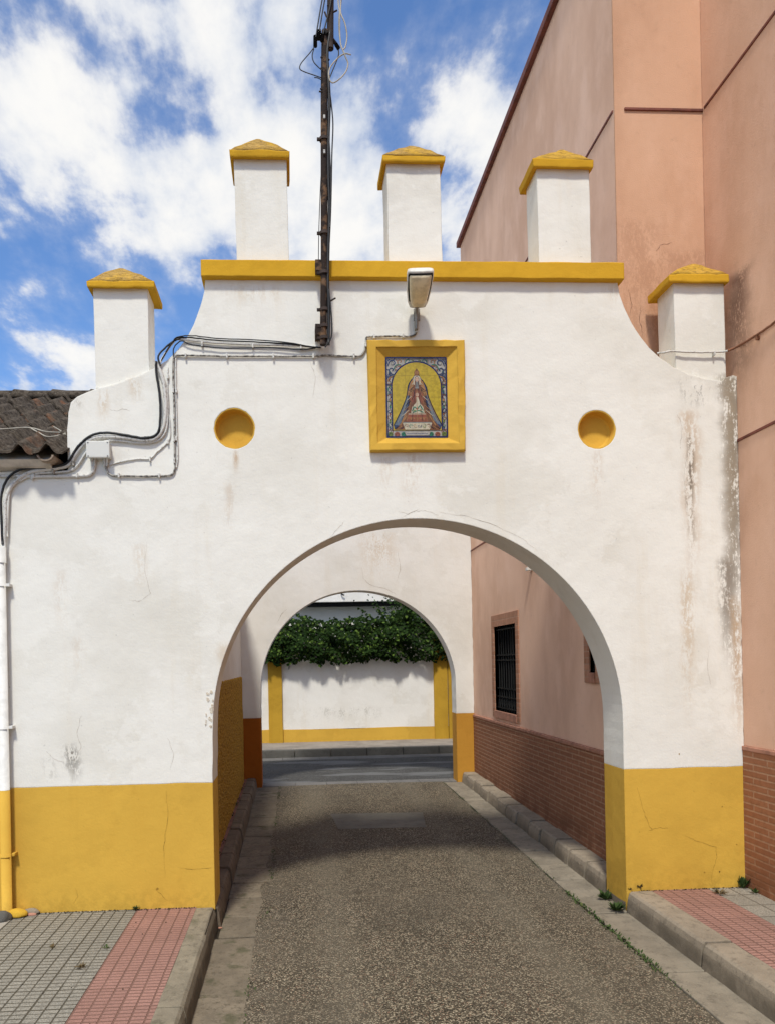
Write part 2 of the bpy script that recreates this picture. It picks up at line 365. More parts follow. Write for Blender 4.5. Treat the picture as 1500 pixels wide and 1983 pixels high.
def asphalt(name, kind):
    m, t = material(name, .93, .2); X_, Y_, Z_ = t.sep(t.pos)
    cell = t.new('ShaderNodeTexVoronoi'); t.put(cell.inputs['Vector'], t.pos); cell.inputs['Scale'].default_value = 145
    cs = t.sep(cell.outputs['Color'])[0]
    big = t.noise(t.pos, 1.1, 5, .6); mid = t.noise(t.pos, 6, 5, .6)
    if kind == 'alley':
        a, b, c = (.034, .028, .019), (.118, .097, .066), (.42, .355, .25)
    else:
        a, b, c = (.040, .039, .037), (.080, .077, .072), (.17, .165, .15)
    col = t.mix(t.mr(cs, .05, .55), a, b); col = t.mix(t.mr(cs, .66, .92), col, c)
    if kind == 'alley': col = t.mix(t.mr(t.sep(cell.outputs['Color'])[1], .93, .97), col, (.24, .15, .10))
    gap = t.mr(cell.outputs['Distance'], .50, .85); col = t.mix(t.m('MULTIPLY', gap, .8), col, tuple(q*.55 for q in a))
    dust = t.m('MULTIPLY', t.mr(big, .35, .68), .4); col = t.mix(dust, col, (.135, .113, .080) if kind == 'alley' else (.13, .13, .125))
    col = t.mix(t.m('MULTIPLY', t.mr(mid, .5, .75), .35), col, tuple(q*.9 for q in a))
    if kind == 'alley':
        # worn, oil-darkened centre line further into the passage and pale silt along the gutters
        ed = t.m('MINIMUM', t.m('ABSOLUTE', t.m('SUBTRACT', X_, -.25)), t.m('ABSOLUTE', t.m('SUBTRACT', X_, 1.88)))
        silt = t.m('MULTIPLY', t.mr(ed, .35, .0), t.mr(mid, .35, .65))
        col = t.mix(t.m('MULTIPLY', silt, .5), col, (.16, .135, .10))
    else:
        pale = t.mr(t.noise(t.scale(t.pos, .35, 1.3, 1), 1.6, 4, .5), .54, .60); col = t.mix(t.m('MULTIPLY', pale, .6), col, (.20, .20, .195))
    if kind == 'alley':                   # two polished wheel tracks, an oily patch or two, worn blotches
        tr = t.m('MINIMUM', t.m('ABSOLUTE', t.m('SUBTRACT', X_, .22)), t.m('ABSOLUTE', t.m('SUBTRACT', X_, 1.38)))
        col = t.mix(t.m('MULTIPLY', t.mr(t.m('ADD', tr, t.m('MULTIPLY', mid, .15)), .32, .05), .30), col, (.19, .165, .12))
        col = t.mix(t.m('MULTIPLY', t.mr(t.noise(t.vm('ADD', t.scale(t.pos, 1, .6, 1), (7, 4, 0)), 1.5, 5, .6), .55, .70), .28), col, (.055, .048, .036))
    h = t.m('SUBTRACT', 1, cell.outputs['Distance'])
    finish(t, col, h, .75, .007); return m
M_road = asphalt('alley_asphalt', 'alley'); M_street = asphalt('street_asphalt', 'street')
def concrete(name, base, sc=1, dark=.5, moss=0, low=0):
    m, t = material(name, .93, .2); a = t.noise(t.pos, 3*sc, 6, .65); b = t.noise(t.vm('ADD', t.pos, (4, 2, 1)), 14*sc, 6, .7); f = t.noise(t.pos, 130, 3, .6)
    col = t.mix(t.mr(a, .35, .65), base, tuple(c*.72 for c in base))
    col = t.mix(t.m('MULTIPLY', t.mr(b, .5, .68), dark), col, tuple(c*.42 for c in base))
    col = t.mix(t.m('MULTIPLY', t.mr(f, .55, .7), .5), col, tuple(min(1, c*1.3) for c in base))
    ri_ = t.new('ShaderNodeNewGeometry').outputs['Random Per Island']; col = t.mix(t.m('MULTIPLY', ri_, .38), col, tuple(c*.55 for c in base))
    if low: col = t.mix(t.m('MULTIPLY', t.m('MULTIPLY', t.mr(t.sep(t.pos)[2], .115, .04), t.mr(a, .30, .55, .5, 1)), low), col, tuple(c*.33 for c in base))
    if moss: col = t.mix(t.m('MULTIPLY', t.mr(t.noise(t.pos, 7, 5), .55, .7), moss), col, (.06, .065, .03))
    finish(t, col, t.m('ADD', t.m('MULTIPLY', b, 1.2), t.m('MULTIPLY', f, .5)), .5, .007, bevel=.006); return m
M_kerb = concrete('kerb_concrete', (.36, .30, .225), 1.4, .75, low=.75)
M_kerbd = concrete('kerb_concrete_dark', (.20, .155, .11), 1.6, .75, .35)
M_kerbg = concrete('kerb_grey', (.135, .13, .118), 1, .4)
M_gut = concrete('gutter_concrete', (.29, .25, .19), 1.6, .7)
M_gutl = concrete('silted_gutter', (.235, .195, .14), 2.6, .9, .6)
M_slab = concrete('patch_concrete', (.19, .175, .14), 1, .4)
M_far = concrete('far_paving', (.33, .29, .25), 1, .35)
M_strip = concrete('strip_paving', (.20, .19, .175), 1, .4)
M_soil = simple('joint_soil', (.045, .036, .026), .95, .1, sc=20, bump=.6)
M_ground = simple('dry_ground', (.20, .17, .125), .95, .1, sc=3, bump=.4)
def tiles(name, base, joint, cw, ch, tile=.0, rough=.9, grain=.2, dirtsc=3):
    m, t = material(name, rough, .25); X_, Y_, Z_ = t.sep(t.pos)
    wob = t.m('MULTIPLY', t.m('SUBTRACT', t.noise(t.pos, 5, 2), .5), .006)
    X_ = t.m('ADD', X_, wob); Y_ = t.m('ADD', Y_, wob)
    fxx = t.m('ABSOLUTE', t.m('SUBTRACT', t.m('FRACT', t.m('DIVIDE', X_, cw)), .5)); fyy = t.m('ABSOLUTE', t.m('SUBTRACT', t.m('FRACT', t.m('DIVIDE', Y_, ch)), .5))
    jx = t.mr(fxx, .5-.0050/cw, .5-.0012/cw); jy = t.mr(fyy, .5-.0045/ch, .5-.0015/ch)
    jx = t.m('MULTIPLY', jx, t.mr(t.noise(t.scale(t.pos, 6, 1.5, 1), 1, 3), .25, .5, .35, 1)); jy = t.m('MULTIPLY', jy, t.mr(t.noise(t.pos, 4, 3), .3, .5, .6, .95))
    j = t.m('MAXIMUM', jx, jy)
    T = cw*round(.2/cw) if cw < .15 else cw; T2 = ch*round(.2/ch) if ch < .15 else ch
    gx = t.mr(t.m('ABSOLUTE', t.m('SUBTRACT', t.m('FRACT', t.m('DIVIDE', X_, T)), .5)), .5-.006/T, .5-.002/T)
    gy = t.mr(t.m('ABSOLUTE', t.m('SUBTRACT', t.m('FRACT', t.m('DIVIDE', Y_, T2)), .5)), .5-.006/T2, .5-.002/T2)
    j = t.m('MAXIMUM', j, t.m('MAXIMUM', gx, gy))
    wn = t.new('ShaderNodeTexWhiteNoise'); t.put(wn.inputs[0], t.comb(t.m('FLOOR', t.m('DIVIDE', X_, T)), t.m('FLOOR', t.m('DIVIDE', Y_, T2)), 0))
    col = t.mix(t.m('MULTIPLY', wn.outputs[0], .55), base, tuple(c*.72 for c in base))
    f = t.noise(t.pos, 150, 3, .7); a = t.noise(t.pos, dirtsc, 6, .65)
    col = t.mix(t.mr(f, .42, .62, 0, grain*2), col, tuple(c*.45 for c in base)); col = t.mix(t.m('MULTIPLY', t.mr(a, .45, .7), .45), col, tuple(c*.62 for c in base))
    col = t.mix(j, col, joint)
    finish(t, col, t.m('SUBTRACT', t.m('MULTIPLY', f, .25), t.m('MULTIPLY', j, 1.6)), .8, .006); return m
M_red = tiles('red_pavers', (.39, .215, .175), (.20, .11, .085), .0667, .0333, grain=.25)
M_grey = tiles('grey_pavers', (.335, .315, .265), (.080, .070, .05), .0667, .0400, grain=.45)
M_pale = tiles('pale_slabs', (.44, .41, .36), (.22, .20, .165), .0667, .20, grain=.12)
M_pebble = tiles('grey_pebble_pavers', (.34, .31, .26), (.17, .15, .12), .20, .20, grain=.45)
M_tile = None
def rooftile():
    m, t = material('lichen_roof_tile', .95, .15); r = t.new('ShaderNodeNewGeometry').outputs['Random Per Island']
    nz = t.noise(t.pos, 22, 6, .7); b = t.noise(t.pos, 5, 4, .6); g = t.noise(t.pos, 90, 3)
    col = t.mix(t.mr(nz, .35, .6), (.030, .023, .017), (.095, .076, .058))
    col = t.mix(t.m('MULTIPLY', t.mr(b, .5, .66), t.mr(r, .62, .85)), col, (.22, .10, .05))
    col = t.mix(t.m('MULTIPLY', t.mr(g, .58, .66), .5), col, (.24, .215, .17))
    finish(t, col, t.m('ADD', nz, t.m('MULTIPLY', g, .3)), .8, .01); return m
M_tile = rooftile()
M_mortar = simple('eave_mortar', (.34, .27, .21), .95, .1, sc=25, bump=.5)
M_pvc = simple('white_pvc', (.74, .735, .70), .55, .4, var=.08, sc=14)
M_cabw = simple('painted_white_cable', (.66, .65, .61), .7, .3, sc=60, col2=(.30, .28, .25), f0=.5, f1=.72, bump=.3)
M_cabg = simple('grey_cable', (.42, .40, .36), .7, .3, sc=50, col2=(.12, .11, .10), f0=.42, f1=.6, bump=.3)
M_cabk = simple('black_cable', (.012, .013, .015), .5, .4, sc=30)
M_cabp = simple('brown_painted_cable', (.26, .12, .07), .8, .2, sc=30)
M_cabi = simple('ivory_cable', (.50, .46, .38), .6, .3, sc=10, var=.2)
M_rustm = simple('rusted_steel', (.15, .085, .045), .85, .3, sc=18, col2=(.022, .013, .010), f0=.36, f1=.52, bump=.5)
M_rustd = simple('dark_rusted_steel', (.035, .022, .018), .8, .3, sc=25, bump=.4)
M_steel = simple('dull_steel', (.30, .29, .27), .5, .5, sc=40, metal=.6)
M_black = simple('black_iron', (.010, .010, .010), .7, .12, sc=20)
M_dark = simple('near_black', (.006, .006, .007), .8, .2)
M_lamph = simple('lamp_housing', (.74, .72, .66), .5, .4, sc=12, var=.12)
M_lampd = simple('lamp_diffuser', (.80, .68, .45), .35, .5, sc=20, var=.12)
M_box = simple('box_plastic', (.68, .68, .64), .5, .4, sc=8, var=.05)
def glass():
    m, t = material('dark_window_glass', .3, .2); finish(t, (.006, .007, .008)); return m
M_glass = glass()
def leafm(name, a, b, c):
    m, t = material(name, .75, .12); r = t.new('ShaderNodeNewGeometry').outputs['Random Per Island']
    col = t.mix(t.mr(r, 0, .7), a, b); col = t.mix(t.mr(r, .86, .95), col, c)
    t.put(t.b.inputs['Base Color'], col)
    t.b.inputs['Subsurface Weight'].default_value = 0
    return m
M_ivy = leafm('ivy_leaves', (.006, .016, .003), (.018, .042, .006), (.09, .15, .025))
M_weed = leafm('weed_leaves', (.03, .055, .015), (.055, .09, .025), (.10, .12, .04))
M_dry = leafm('dry_weed', (.12, .085, .04), (.17, .12, .06), (.08, .08, .03))
M_twig = simple('vine_stem', (.07, .05, .03), .9, .1)
M_crack = simple('crack_dirt', (.52, .46, .38), .95, .05, sc=40, col2=(.28, .23, .18), bump=0)
M_cracky = simple('crack_dirt_yellow', (.42, .24, .04), .95, .05, sc=40, col2=(.12, .07, .02), bump=0)
M_stone = plaster('painted_stone', (.62, .38, .04), mott=(.8, .8), bump=.8)
# ---------------------------------------------------------------- the ground, roads and pavements
def zr(y): return .09*min(1, max(0, (y-YG-.2)/(Y2-YG-.4)))
KH = .134
g = B(); quad(g, [(-400, -400, -.03), (400, -400, -.03), (400, 400, -.03), (-400, 400, -.03)]); struct(mk('ground', g, M_ground))
def strip(bm, x0, x1, ys, z, lift=0):
    for a, b in zip(ys, ys[1:]): quad(bm, [(x0, a, z+lift+zr(a)), (x1, a, z+lift+zr(a)), (x1, b, z+lift+zr(b)), (x0, b, z+lift+zr(b))])
    bmesh.ops.remove_doubles(bm, verts=bm.verts, dist=1e-5)
ys = [-8, 0, YG+.2] + [YG+.2+(Y2-YG-.4)*i/6 for i in range(1, 7)] + [Y2+.05]
g = B(); strip(g, -.60, 2.25, ys, -.016); struct(mk('road_bed', g, M_soil))
# alley asphalt with an uneven edge against the gutters
g = B(); N = 260
prev = None
for i in range(N+1):
    y = -8 + (Y2+.04+8)*i/N
    xl = -.265 + .035*mnoise.noise(Vector((0, y*3, 0))) + .008*mnoise.noise(Vector((3, y*14, 0))) + (.05 if y > YG else 0)*min(1, (y-YG)/3)
    xr = 1.875 + .02*mnoise.noise(Vector((9, y*3, 0))) + .008*mnoise.noise(Vector((7, y*14, 0)))
    cur = [g.verts.new((xl+(xr-xl)*k/6, y, zr(y)+.004+(.008*math.sin(k/6*math.pi)))) for k in range(7)]
    if prev:
        for k in range(6): g.faces.new((prev[k], prev[k+1], cur[k+1], cur[k]))
    prev = cur
struct(mk('road', g, M_road, smooth=True))
# gutters of concrete slabs
def slabs(bm, x0, x1, y0, y1, L, z0, z1, bev, gap=.013, jx=.004, zf=zr, dz=.003):
    y = y0
    while y < y1-.05:
        l = L*rnd.uniform(.92, 1.08); ye = min(y+l, y1); d = rnd.uniform(-dz, dz)
        box(bm, x0+rnd.uniform(-jx, jx), x1+rnd.uniform(-jx, jx), y+gap/2, ye-gap/2, z0+d, z1+d, bev, zf=zf, jit=.0012)
        y = ye
g = B(); slabs(g, 1.885, 2.125, -8, YG+.3, .98, -.05, .002, .006); slabs(g, 1.89, 2.125, YG+.3, Y2+.02, .42, -.05, .002, .006)
struct(mk('gutter', g, M_gut)); g = B(); slabs(g, -.505, -.255, -8, YG-.2, .98, -.05, .002, .006); slabs(g, -.485, -.20, YG-.2, Y2+.02, .36, -.05, .002, .006)
struct(mk('gutter', g, M_gutl))
# kerbs
def kerb(bm, xf, xb, y0, y1, L, z0, z1, batter=.02, gap=.020):
    y = y0; s_ = 1 if xb > xf else -1
    while y < y1-.05:
        l = L*rnd.uniform(.9, 1.1); ye = min(y+l, y1); a, b = y+gap/2, ye-gap/2; d = rnd.uniform(-.006, .006)
        prof = [(xf-s_*batter, z0), (xf-s_*batter*.3, z1-.045), (xf+s_*.004, z1-.012), (xf+s_*.018, z1), (xb, z1), (xb, z0)]
        n_ = max(1, int((b-a)/.12))
        loft(bm, [[(px_+d+.0035*mnoise.noise(Vector((px_*9, (a+(b-a)*i/n_)*9, pz_*9))), a+(b-a)*i/n_, pz_+d+zr(a+(b-a)*i/n_)+.003*mnoise.noise(Vector((px_*7, (a+(b-a)*i/n_)*11, 3)))) for px_, pz_ in prof] for i in range(n_+1)], smooth=False)
        y = ye
    bmesh.ops.recalc_face_normals(bm, faces=bm.faces)
g = B(); kerb(g, 2.13, 2.285, -8, YG-.01, 1.0, -.04, KH); kerb(g, 2.13, 2.292, YG+.0, Y2+.0, .34, -.04, KH-.01, gap=.030); struct(mk('kerb', g, M_kerb))
g = B(); box(g, 2.150, 2.28, -8, YG-.01, -.03, KH-.016); box(g, 2.165, 2.285, YG+.0, Y2, -.03, KH-.022, zf=None); box(g, -.63, -.527, -8, YG-.01, -.03, KH-.012); box(g, -.595, -.512, YG, Y2, -.03, KH-.022); struct(mk('kerb_joint_soil', g, M_soil))
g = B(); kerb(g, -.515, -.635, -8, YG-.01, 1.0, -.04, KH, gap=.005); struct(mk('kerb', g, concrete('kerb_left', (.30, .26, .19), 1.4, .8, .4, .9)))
g = B(); kerb(g, -.50, -.60, YG, Y2, .40, -.04, KH-.01, gap=.026); struct(mk('kerb', g, M_kerbd))
# pavements
g = B(); box(g, 2.287, 2.66, -8, YG-.001, -.02, KH-.004); struct(mk('pavement_red_pavers', g, M_red))
g = B(); box(g, 2.662, 2.935, -8, YG-.001, -.02, KH-.004); struct(mk('pavement_grey_pavers', g, M_pebble))
g = B(); box(g, -1.005, -.637, -8, YG-.001, -.02, KH-.004); struct(mk('pavement_red_pavers', g, M_red))
g = B(); box(g, -1.74, -1.007, -8, YG-.001, -.02, KH-.004); struct(mk('pavement_grey_pavers', g, M_grey))
pA = pz(2, 1797, KH); g = B(); box(g, -9, -1.742, -8, YG-.001, -.02, KH-.004)
struct(mk('pavement_grey_pavers', g, M_grey))
a, b, c, d = pz(-40, 1905, KH), pz(42, 1863, KH), pz(134, 1778, KH), pz(28, 1778, KH)
g = B(); vv = [Vector(q)+Vector((0, 0, -.003+.0045)) for q in (pz(-260, 1983, KH), pz(5, 1905, KH), pz(132, 1781, KH), pz(30, 1781, KH), pz(-120, 1800, KH))]
f = quad(g, [(-2.6, -8, KH), (-1.735, -8, KH), (-1.735, YG-.10, KH), (-2.6, YG-.10, KH)]); struct(mk('pavement_pale_slabs', g, M_pale))
g = B(); box(g, -.656, -.602, YG+TG, Y2, -.02, KH-.02, zf=zr); struct(mk('pavement_strip', g, concrete('pink_strip', (.30, .15, .11), 2, .6)))
g = B(); box(g, 2.288, 2.31, YG+TG, Y2, -.02, KH-.02, zf=zr); struct(mk('pavement_strip', g, M_kerb))
# repair slab
q = [pz(640, 1578, .06), pz(818, 1575, .06), pz(824, 1603, .05), pz(655, 1607, .05)]
g = B(); top = [Vector((p.x, p.y, zr(p.y)+.0125)) for p in q]; bot = [Vector((p.x, p.y, zr(p.y)-.02)) for p in q]; loft(g, [bot, top])
struct(mk('road_repair_patch', g, M_slab))
# cross street behind the rear gateway
ZS = .09; XS = 14
g = B(); x = -XS
while x < XS:
    box(g, x, x+.397, Y2+.06, Y2+.30, ZS-.05, ZS+.003, .005); x += .40
struct(mk('threshold_paving', g, M_strip))
def street(y0, y1, name, mat, z): gg = B(); quad(gg, [(-40, y0, z), (40, y0, z), (40, y1, z), (-40, y1, z)]); return struct(mk(name, gg, mat))
YK = pz(700, 1464, ZS).y; YW = pz(700, 1434, ZS+.13).y
street(Y2+.302, YK-.32, 'street', M_street, ZS)
g = B(); x = -XS
while x < XS: box(g, x, x+.596, YK-.318, YK-.002, ZS-.05, ZS+.004, .004); x += .6
struct(mk('gutter', g, M_strip))
g = B(); x = -XS+.2
while x < XS: box(g, x, x+.592, YK, YK+.12, ZS-.05, ZS+.13, .012); x += .6
struct(mk('kerb', g, M_kerbg))
g = B(); box(g, -XS, XS, YK+.122, YW, ZS-.05, ZS+.128); struct(mk('pavement', g, M_far))
def flatg(name, x0, x1, y0, y1, z, mat): gg = B(); box(gg, x0, x1, y0, y1, -.02, z); return struct(mk(name, gg, mat))

# ---------------------------------------------------------------- front gateway
gate = thing('gateway', (.8, YG, 0), 'white plastered gateway with round arch, yellow dado, yellow cornice and five capped merlons', 'gateway')
def arc(cu, cv, r, Y, n_=72, v_low=None):
    pts = []
    for i in range(n_+1):
        a = math.pi*i/n_; u = cu - r*math.cos(a); v = cv - r*math.sin(a); pts.append(fx(u, v, Y))
    return pts
ZD = fx(1207, 1490)[1]; ZDL = fx(412, 1515)[1]
AL = fx(412.5, 1515)[0]; AR = fx(1207, 1490)[0]
print('YG', YG, 'Y2', Y2, 'dado', ZD, ZDL, 'jambs', AL, AR, 'YK', YK, 'YW', YW)
arcp = arc(809, 1400, 396, YG)
arcp = [(min(max(x, AL), AR), z) for x, z in arcp]
XR = XOUT-.001
XL = -6.0
zt_h = fx(100, 912)[1]                   # wall top under the eave
prof = [fx(132, 900), fx(131, 850), fx(133, 800), fx(138, 779), fx(150, 768), fx(168, 760), fx(186, 753), fx(230, 742), fx(270, 728), fx(300, 712),
        fx(325, 697), fx(345, 677), fx(362, 655), fx(376, 628), (fx(388, 595)), fx(396, 565), fx(398, 541)]
pr = [fx(1194, 545), fx(1199, 572), fx(1208, 597), fx(1222, 626), fx(1238, 651), fx(1256, 674), fx(1278, 694), fx(1302, 711), fx(1330, 724), fx(1362, 733), fx(1398, 738),
      fx(1403, 731), fx(1418, 727), fx(1431, 730), (XR, fx(1437, 737)[1])]
def dline(x0, x1, z, st=.06):
    k = max(2, int((x1-x0)/st)); return [Vector((x0+(x1-x0)*i/k, z+.0035*mnoise.noise(Vector((x0+(x1-x0)*i/k*5, z, 2)))+.0018*mnoise.noise(Vector(((x0+(x1-x0)*i/k)*23, z, 7))))) for i in range(k+1)]
LL_, RL_ = dline(XL, AL, ZDL), dline(AR, XR, ZD)
outer = resample([tuple(LL_[0]), (XL, zt_h), (prof[0][0], zt_h)] + prof + pr + [tuple(RL_[-1])], .045, .0016)[1:] + list(reversed(RL_))[1:] + resample([tuple(RL_[0])]+list(reversed(arcp))+[tuple(LL_[-1])], .045, .0016)[1:] + list(reversed(LL_))[1:]
# keep the painted dado lines and the end against the pink house straight
def ring(cx, cz, r, n_=40, jit=.0012): return [Vector((cx+(r+rnd.gauss(0, jit))*math.cos(2*math.pi*i/n_), cz+(r+rnd.gauss(0, jit))*math.sin(2*math.pi*i/n_))) for i in range(n_)]
c1, c2 = fx(454.5, 829.5), fx(1154.5, 831.5); rr = .129
bm = slab(outer, [ring(*c1, rr), ring(*c2, rr*.975)], YG, YG+TG)
wall = mk('wall', bm, M_white, gate)
for (cx, cz), r_ in ((c1, rr), (c2, rr*.975)):
    g = B(); r_ += .004; n_ = 40; dd = .075
    A = [[g.verts.new((cx+rad*math.cos(2*math.pi*k/n_), YG+y, cz+rad*math.sin(2*math.pi*k/n_))) for k in range(n_)] for rad, y in ((r_, .0012), (r_-.012, .0012), (r_-.014, .01), (r_-.016, dd-.01), (r_-.028, dd), (r_*.5, dd+.004))]
    for a, b in zip(A, A[1:]):
        for k in range(n_): g.faces.new((a[k], a[(k+1) % n_], b[(k+1) % n_], b[k]))
    g.faces.new(A[-1]); bmesh.ops.recalc_face_normals(g, faces=g.faces)
    mk('round_recess', g, M_yel, gate)
# dado: left (long) and right piers
def dadopoly(x0, x1, zt0, zt1, y0, y1): return slab(resample([(x0, -.05), (x0, zt0), (x1, zt1), (x1, -.05)], .08, 0, True), [], y0, y1)
dl = mk('dado', slab([Vector((XL, -.05))]+LL_+[Vector((AL, -.05))], [], YG, YG+TG), M_yel, gate); dl['label'] = 'yellow painted base of the long left pier'
dr = mk('dado', slab([Vector((AR, -.05))]+RL_+[Vector((XR, -.05))], [], YG, YG+TG), M_yel, gate); dr['label'] = 'yellow painted base of the right pier'
# cornice
ca, cb = fx(389, 501, YG-.045), fx(1207, 507, YG-.045); cbz = fx(389, 535, YG-.045)[1]; cbz2 = fx(1207, 541, YG-.045)[1]
g = B()
secs = []
nn = 44
for i in range(nn+1):
    t_ = i/nn; x = ca[0]+(cb[0]-ca[0])*t_; zt = ca[1]+(cb[1]-ca[1])*t_; zb = cbz+(cbz2-cbz)*t_
    j = lambda s_: .0035*mnoise.noise(Vector((x*6, s_*5, 1)))+.002*mnoise.noise(Vector((x*25, s_*5, 1)))
    secs.append([(x, YG-.045+j(1), zb+.004+j(2)), (x, YG-.045+j(3), zt-.006+j(4)), (x, YG-.036, zt+j(5)), (x, YG+TG+.02, zt+j(6)), (x, YG+TG+.02, zb), (x, YG+.0, zb+j(7))])
loft(g, secs, smooth=False); bmesh.ops.recalc_face_normals(g, faces=g.faces)
mk('cornice', g, M_yelcap, gate)
zc_top = lambda x: ca[1]+(cb[1]-ca[1])*(x-ca[0])/(cb[0]-ca[0])
# merlons
def merlon(ul, ur, vt, vb, capl, capr, cvb, cvt, au, av, seed, base=None, thin=.215, setb=.02):
    Yf = YG+setb; xl, zt = fx(ul, vt, Yf); xr, zt2 = fx(ur, vt, Yf); zb = fx(ul, vb, Yf)[1]
    if base is None: zb = zc_top(xl)-.02
    zt = (zt+zt2)/2; g = B(); secs = []
    nz = 9
    for i in range(nz+1):
        z = zb+(zt+.02-zb)*i/nz; d = lambda s_: .003*mnoise.noise(Vector((s_*3.3+seed, z*4, seed)))
        tp = .004*(1-i/nz)
        secs.append([(xl+d(1)+tp, Yf+d(2), z), (xl+d(1)*.8+.5*(xr-xl), Yf+d(6), z), (xr+d(3)+tp, Yf+d(2), z), (xr+d(3)+tp, Yf+thin, z), (xl+d(1)+tp, Yf+thin, z)])
    loft(g, secs); bmesh.ops.recalc_face_normals(g, faces=g.faces)
    o = mk('merlon', g, M_white, gate)
    Yc = Yf-.04; cl, cz0 = fx(capl, cvb, Yc); cr, cz0b = fx(capr, cvb, Yc); cz1 = fx((capl+capr)/2, cvt, Yc)[1]; cz0 = (cz0+cz0b)/2
    Yb = Yf+thin+.04
    g = B(); K = 10
    def ringp(k0x, k1x, y0, y1, z, s_, amp):
        pts = []
        for (ax, ay, bx, by) in ((k0x, y0, k1x, y0), (k1x, y0, k1x, y1), (k1x, y1, k0x, y1), (k0x, y1, k0x, y0)):
            for k in range(K):
                x = ax+(bx-ax)*k/K; y = ay+(by-ay)*k/K
                pts.append((x+amp*mnoise.noise(Vector((x*20, z*9, s_+seed))), y+amp*mnoise.noise(Vector((y*20, z*9, s_+seed+4))), z+amp*mnoise.noise(Vector((x*14, y*14, s_*1.7+seed)))))
        return pts
    loft(g, [ringp(xl+.01, xr-.01, Yf+.01, Yf+thin-.01, cz0+.012, 0, 0), ringp(cl+.003, cr-.003, Yc+.003, Yb-.003, cz0, 1, .006), ringp(cl, cr, Yc, Yb, cz0+.01, 1, .006), ringp(cl, cr, Yc, Yb, cz1-.006, 2, .007), ringp(cl+.006, cr-.006, Yc+.006, Yb-.006, cz1, 2, .007)], smooth=False)
    bmesh.ops.recalc_face_normals(g, faces=g.faces)
    cp = mk('merlon_cap', g, M_yelcap, o)
    ax_, az_ = fx(au, av, (Yc+Yb)/2); g = B()
    rings = []
    for k in range(6):
        t_ = k/5; s_ = 1-t_*.93
        cxm, cym = (cl+cr)/2*(1-t_)+ax_*t_, (Yc+Yb)/2
        hx, hy = (cr-cl)/2*s_-.003, (Yb-Yc)/2*s_-.003
        zz_ = cz1-.004+(az_-cz1+.004)*(t_**.9)
        rings.append(ringp(cxm-hx, cxm+hx, cym-hy, cym+hy, zz_, k*2.3, .011 if 0 < k < 5 else .004))
    loft(g, rings, smooth=True); bmesh.ops.recalc_face_normals(g, faces=g.faces)
    mk('cap_crown', g, M_captop, o)
merlon(181, 286, 557, 752, 168, 300, 556, 543, 235, 520, 1, base=1)
merlon(453.5, 555, 306, 500, 445, 561, 304, 290, 500, 271, 2)
merlon(748, 851, 314, 503, 741, 861, 313, 299, 795, 284, 3)
merlon(1038, 1139, 324, 505, 1031, 1149, 323, 307, 1085, 292, 4)
merlon(1303, 1400, 547, 740, 1295, 1411, 546, 530, 1340, 512, 5, base=1)

# fine cracks in the plaster (ribbons of dirt lying in them)
def ribbon(bm, pts, wd, Y, n_=5):
    p = []
    for a, b in zip(pts, pts[1:]):
        a = Vector(a); b = Vector(b)
        for k in range(n_): p.append(a.lerp(b, k/n_)+Vector((rnd.gauss(0, .0022), rnd.gauss(0, .0022))))
    p.append(Vector(pts[-1])); last = None
    for i, q in enumerate(p):
        t_ = (p[min(i+1, len(p)-1)]-p[max(0, i-1)]).normalized(); nn_ = Vector((-t_.y, t_.x)); w_ = wd*rnd.uniform(.25, 1)*(.3+.7*math.sin(math.pi*(i+.5)/len(p)))
        cur = (bm.verts.new((q.x+nn_.x*w_, Y, q.y+nn_.y*w_)), bm.verts.new((q.x-nn_.x*w_, Y, q.y-nn_.y*w_)))
        if last: bm.faces.new((last[0], last[1], cur[1], cur[0]))
        last = cur
cr = [[(775, 1003), (800, 990), (822, 988), (850, 998)], [(850, 992), (905, 1000), (950, 1015), (1010, 1042), (1040, 1068)], [(770, 990), (790, 996), (812, 985)],
      [(158, 1385), (150, 1420), (158, 1445), (146, 1470), (140, 1515)], [(285, 1050), (280, 1100), (292, 1150), (270, 1165), (250, 1162)], [(212, 792), (225, 796), (240, 792), (252, 796)],
      [(90, 1455), (105, 1470), (125, 1478), (145, 1500)], [(1310, 800), (1320, 830), (1316, 870)], [(1372, 1250), (1368, 1290), (1376, 1330)], [(640, 1040), (655, 1022), (668, 1010)],
      [(1395, 1150), (1402, 1200), (1398, 1260)], [(1328, 880), (1322, 930), (1330, 990)], [(325, 1430), (338, 1460), (330, 1490)], [(600, 700), (612, 730), (606, 770)]]
for c in cr: g = B(); ribbon(g, [fx(*p) for p in c], .0012, YG-.0012); mk('plaster_crack', g, M_crack, gate)
cr = [[(322, 1530), (326, 1580), (318, 1640), (320, 1700)], [(345, 1680), (375, 1684), (410, 1680)], [(1232, 1525), (1246, 1575), (1256, 1600), (1262, 1608)], [(1325, 1618), (1350, 1630), (1385, 1640), (1386, 1660), (1378, 1690), (1376, 1708)],
      [(1256, 1608), (1275, 1602), (1292, 1604)], [(147, 1720), (152, 1735), (143, 1750)], [(300, 1720), (310, 1730), (325, 1745)]]
for c in cr: g = B(); ribbon(g, [fx(*p) for p in c], .0014, YG-.0012); mk('paint_crack', g, M_cracky, gate)
for (u, v, s_) in ((305, 1721, .010), (1314, 1460, .006), (1363, 1689, .007), (1392, 1688, .008), (1397, 1562, .006), (1425, 1635, .006)):
    g = B(); x, z = fx(u, v); vsx = [g.verts.new((x+s_*rnd.uniform(.5, 1)*math.cos(a), YG-.0014, z+s_*rnd.uniform(.5, 1)*math.sin(a))) for a in [k*math.pi/4 for k in range(8)]]; g.faces.new(vsx); mk('paint_chip', g, M_cracky, gate)
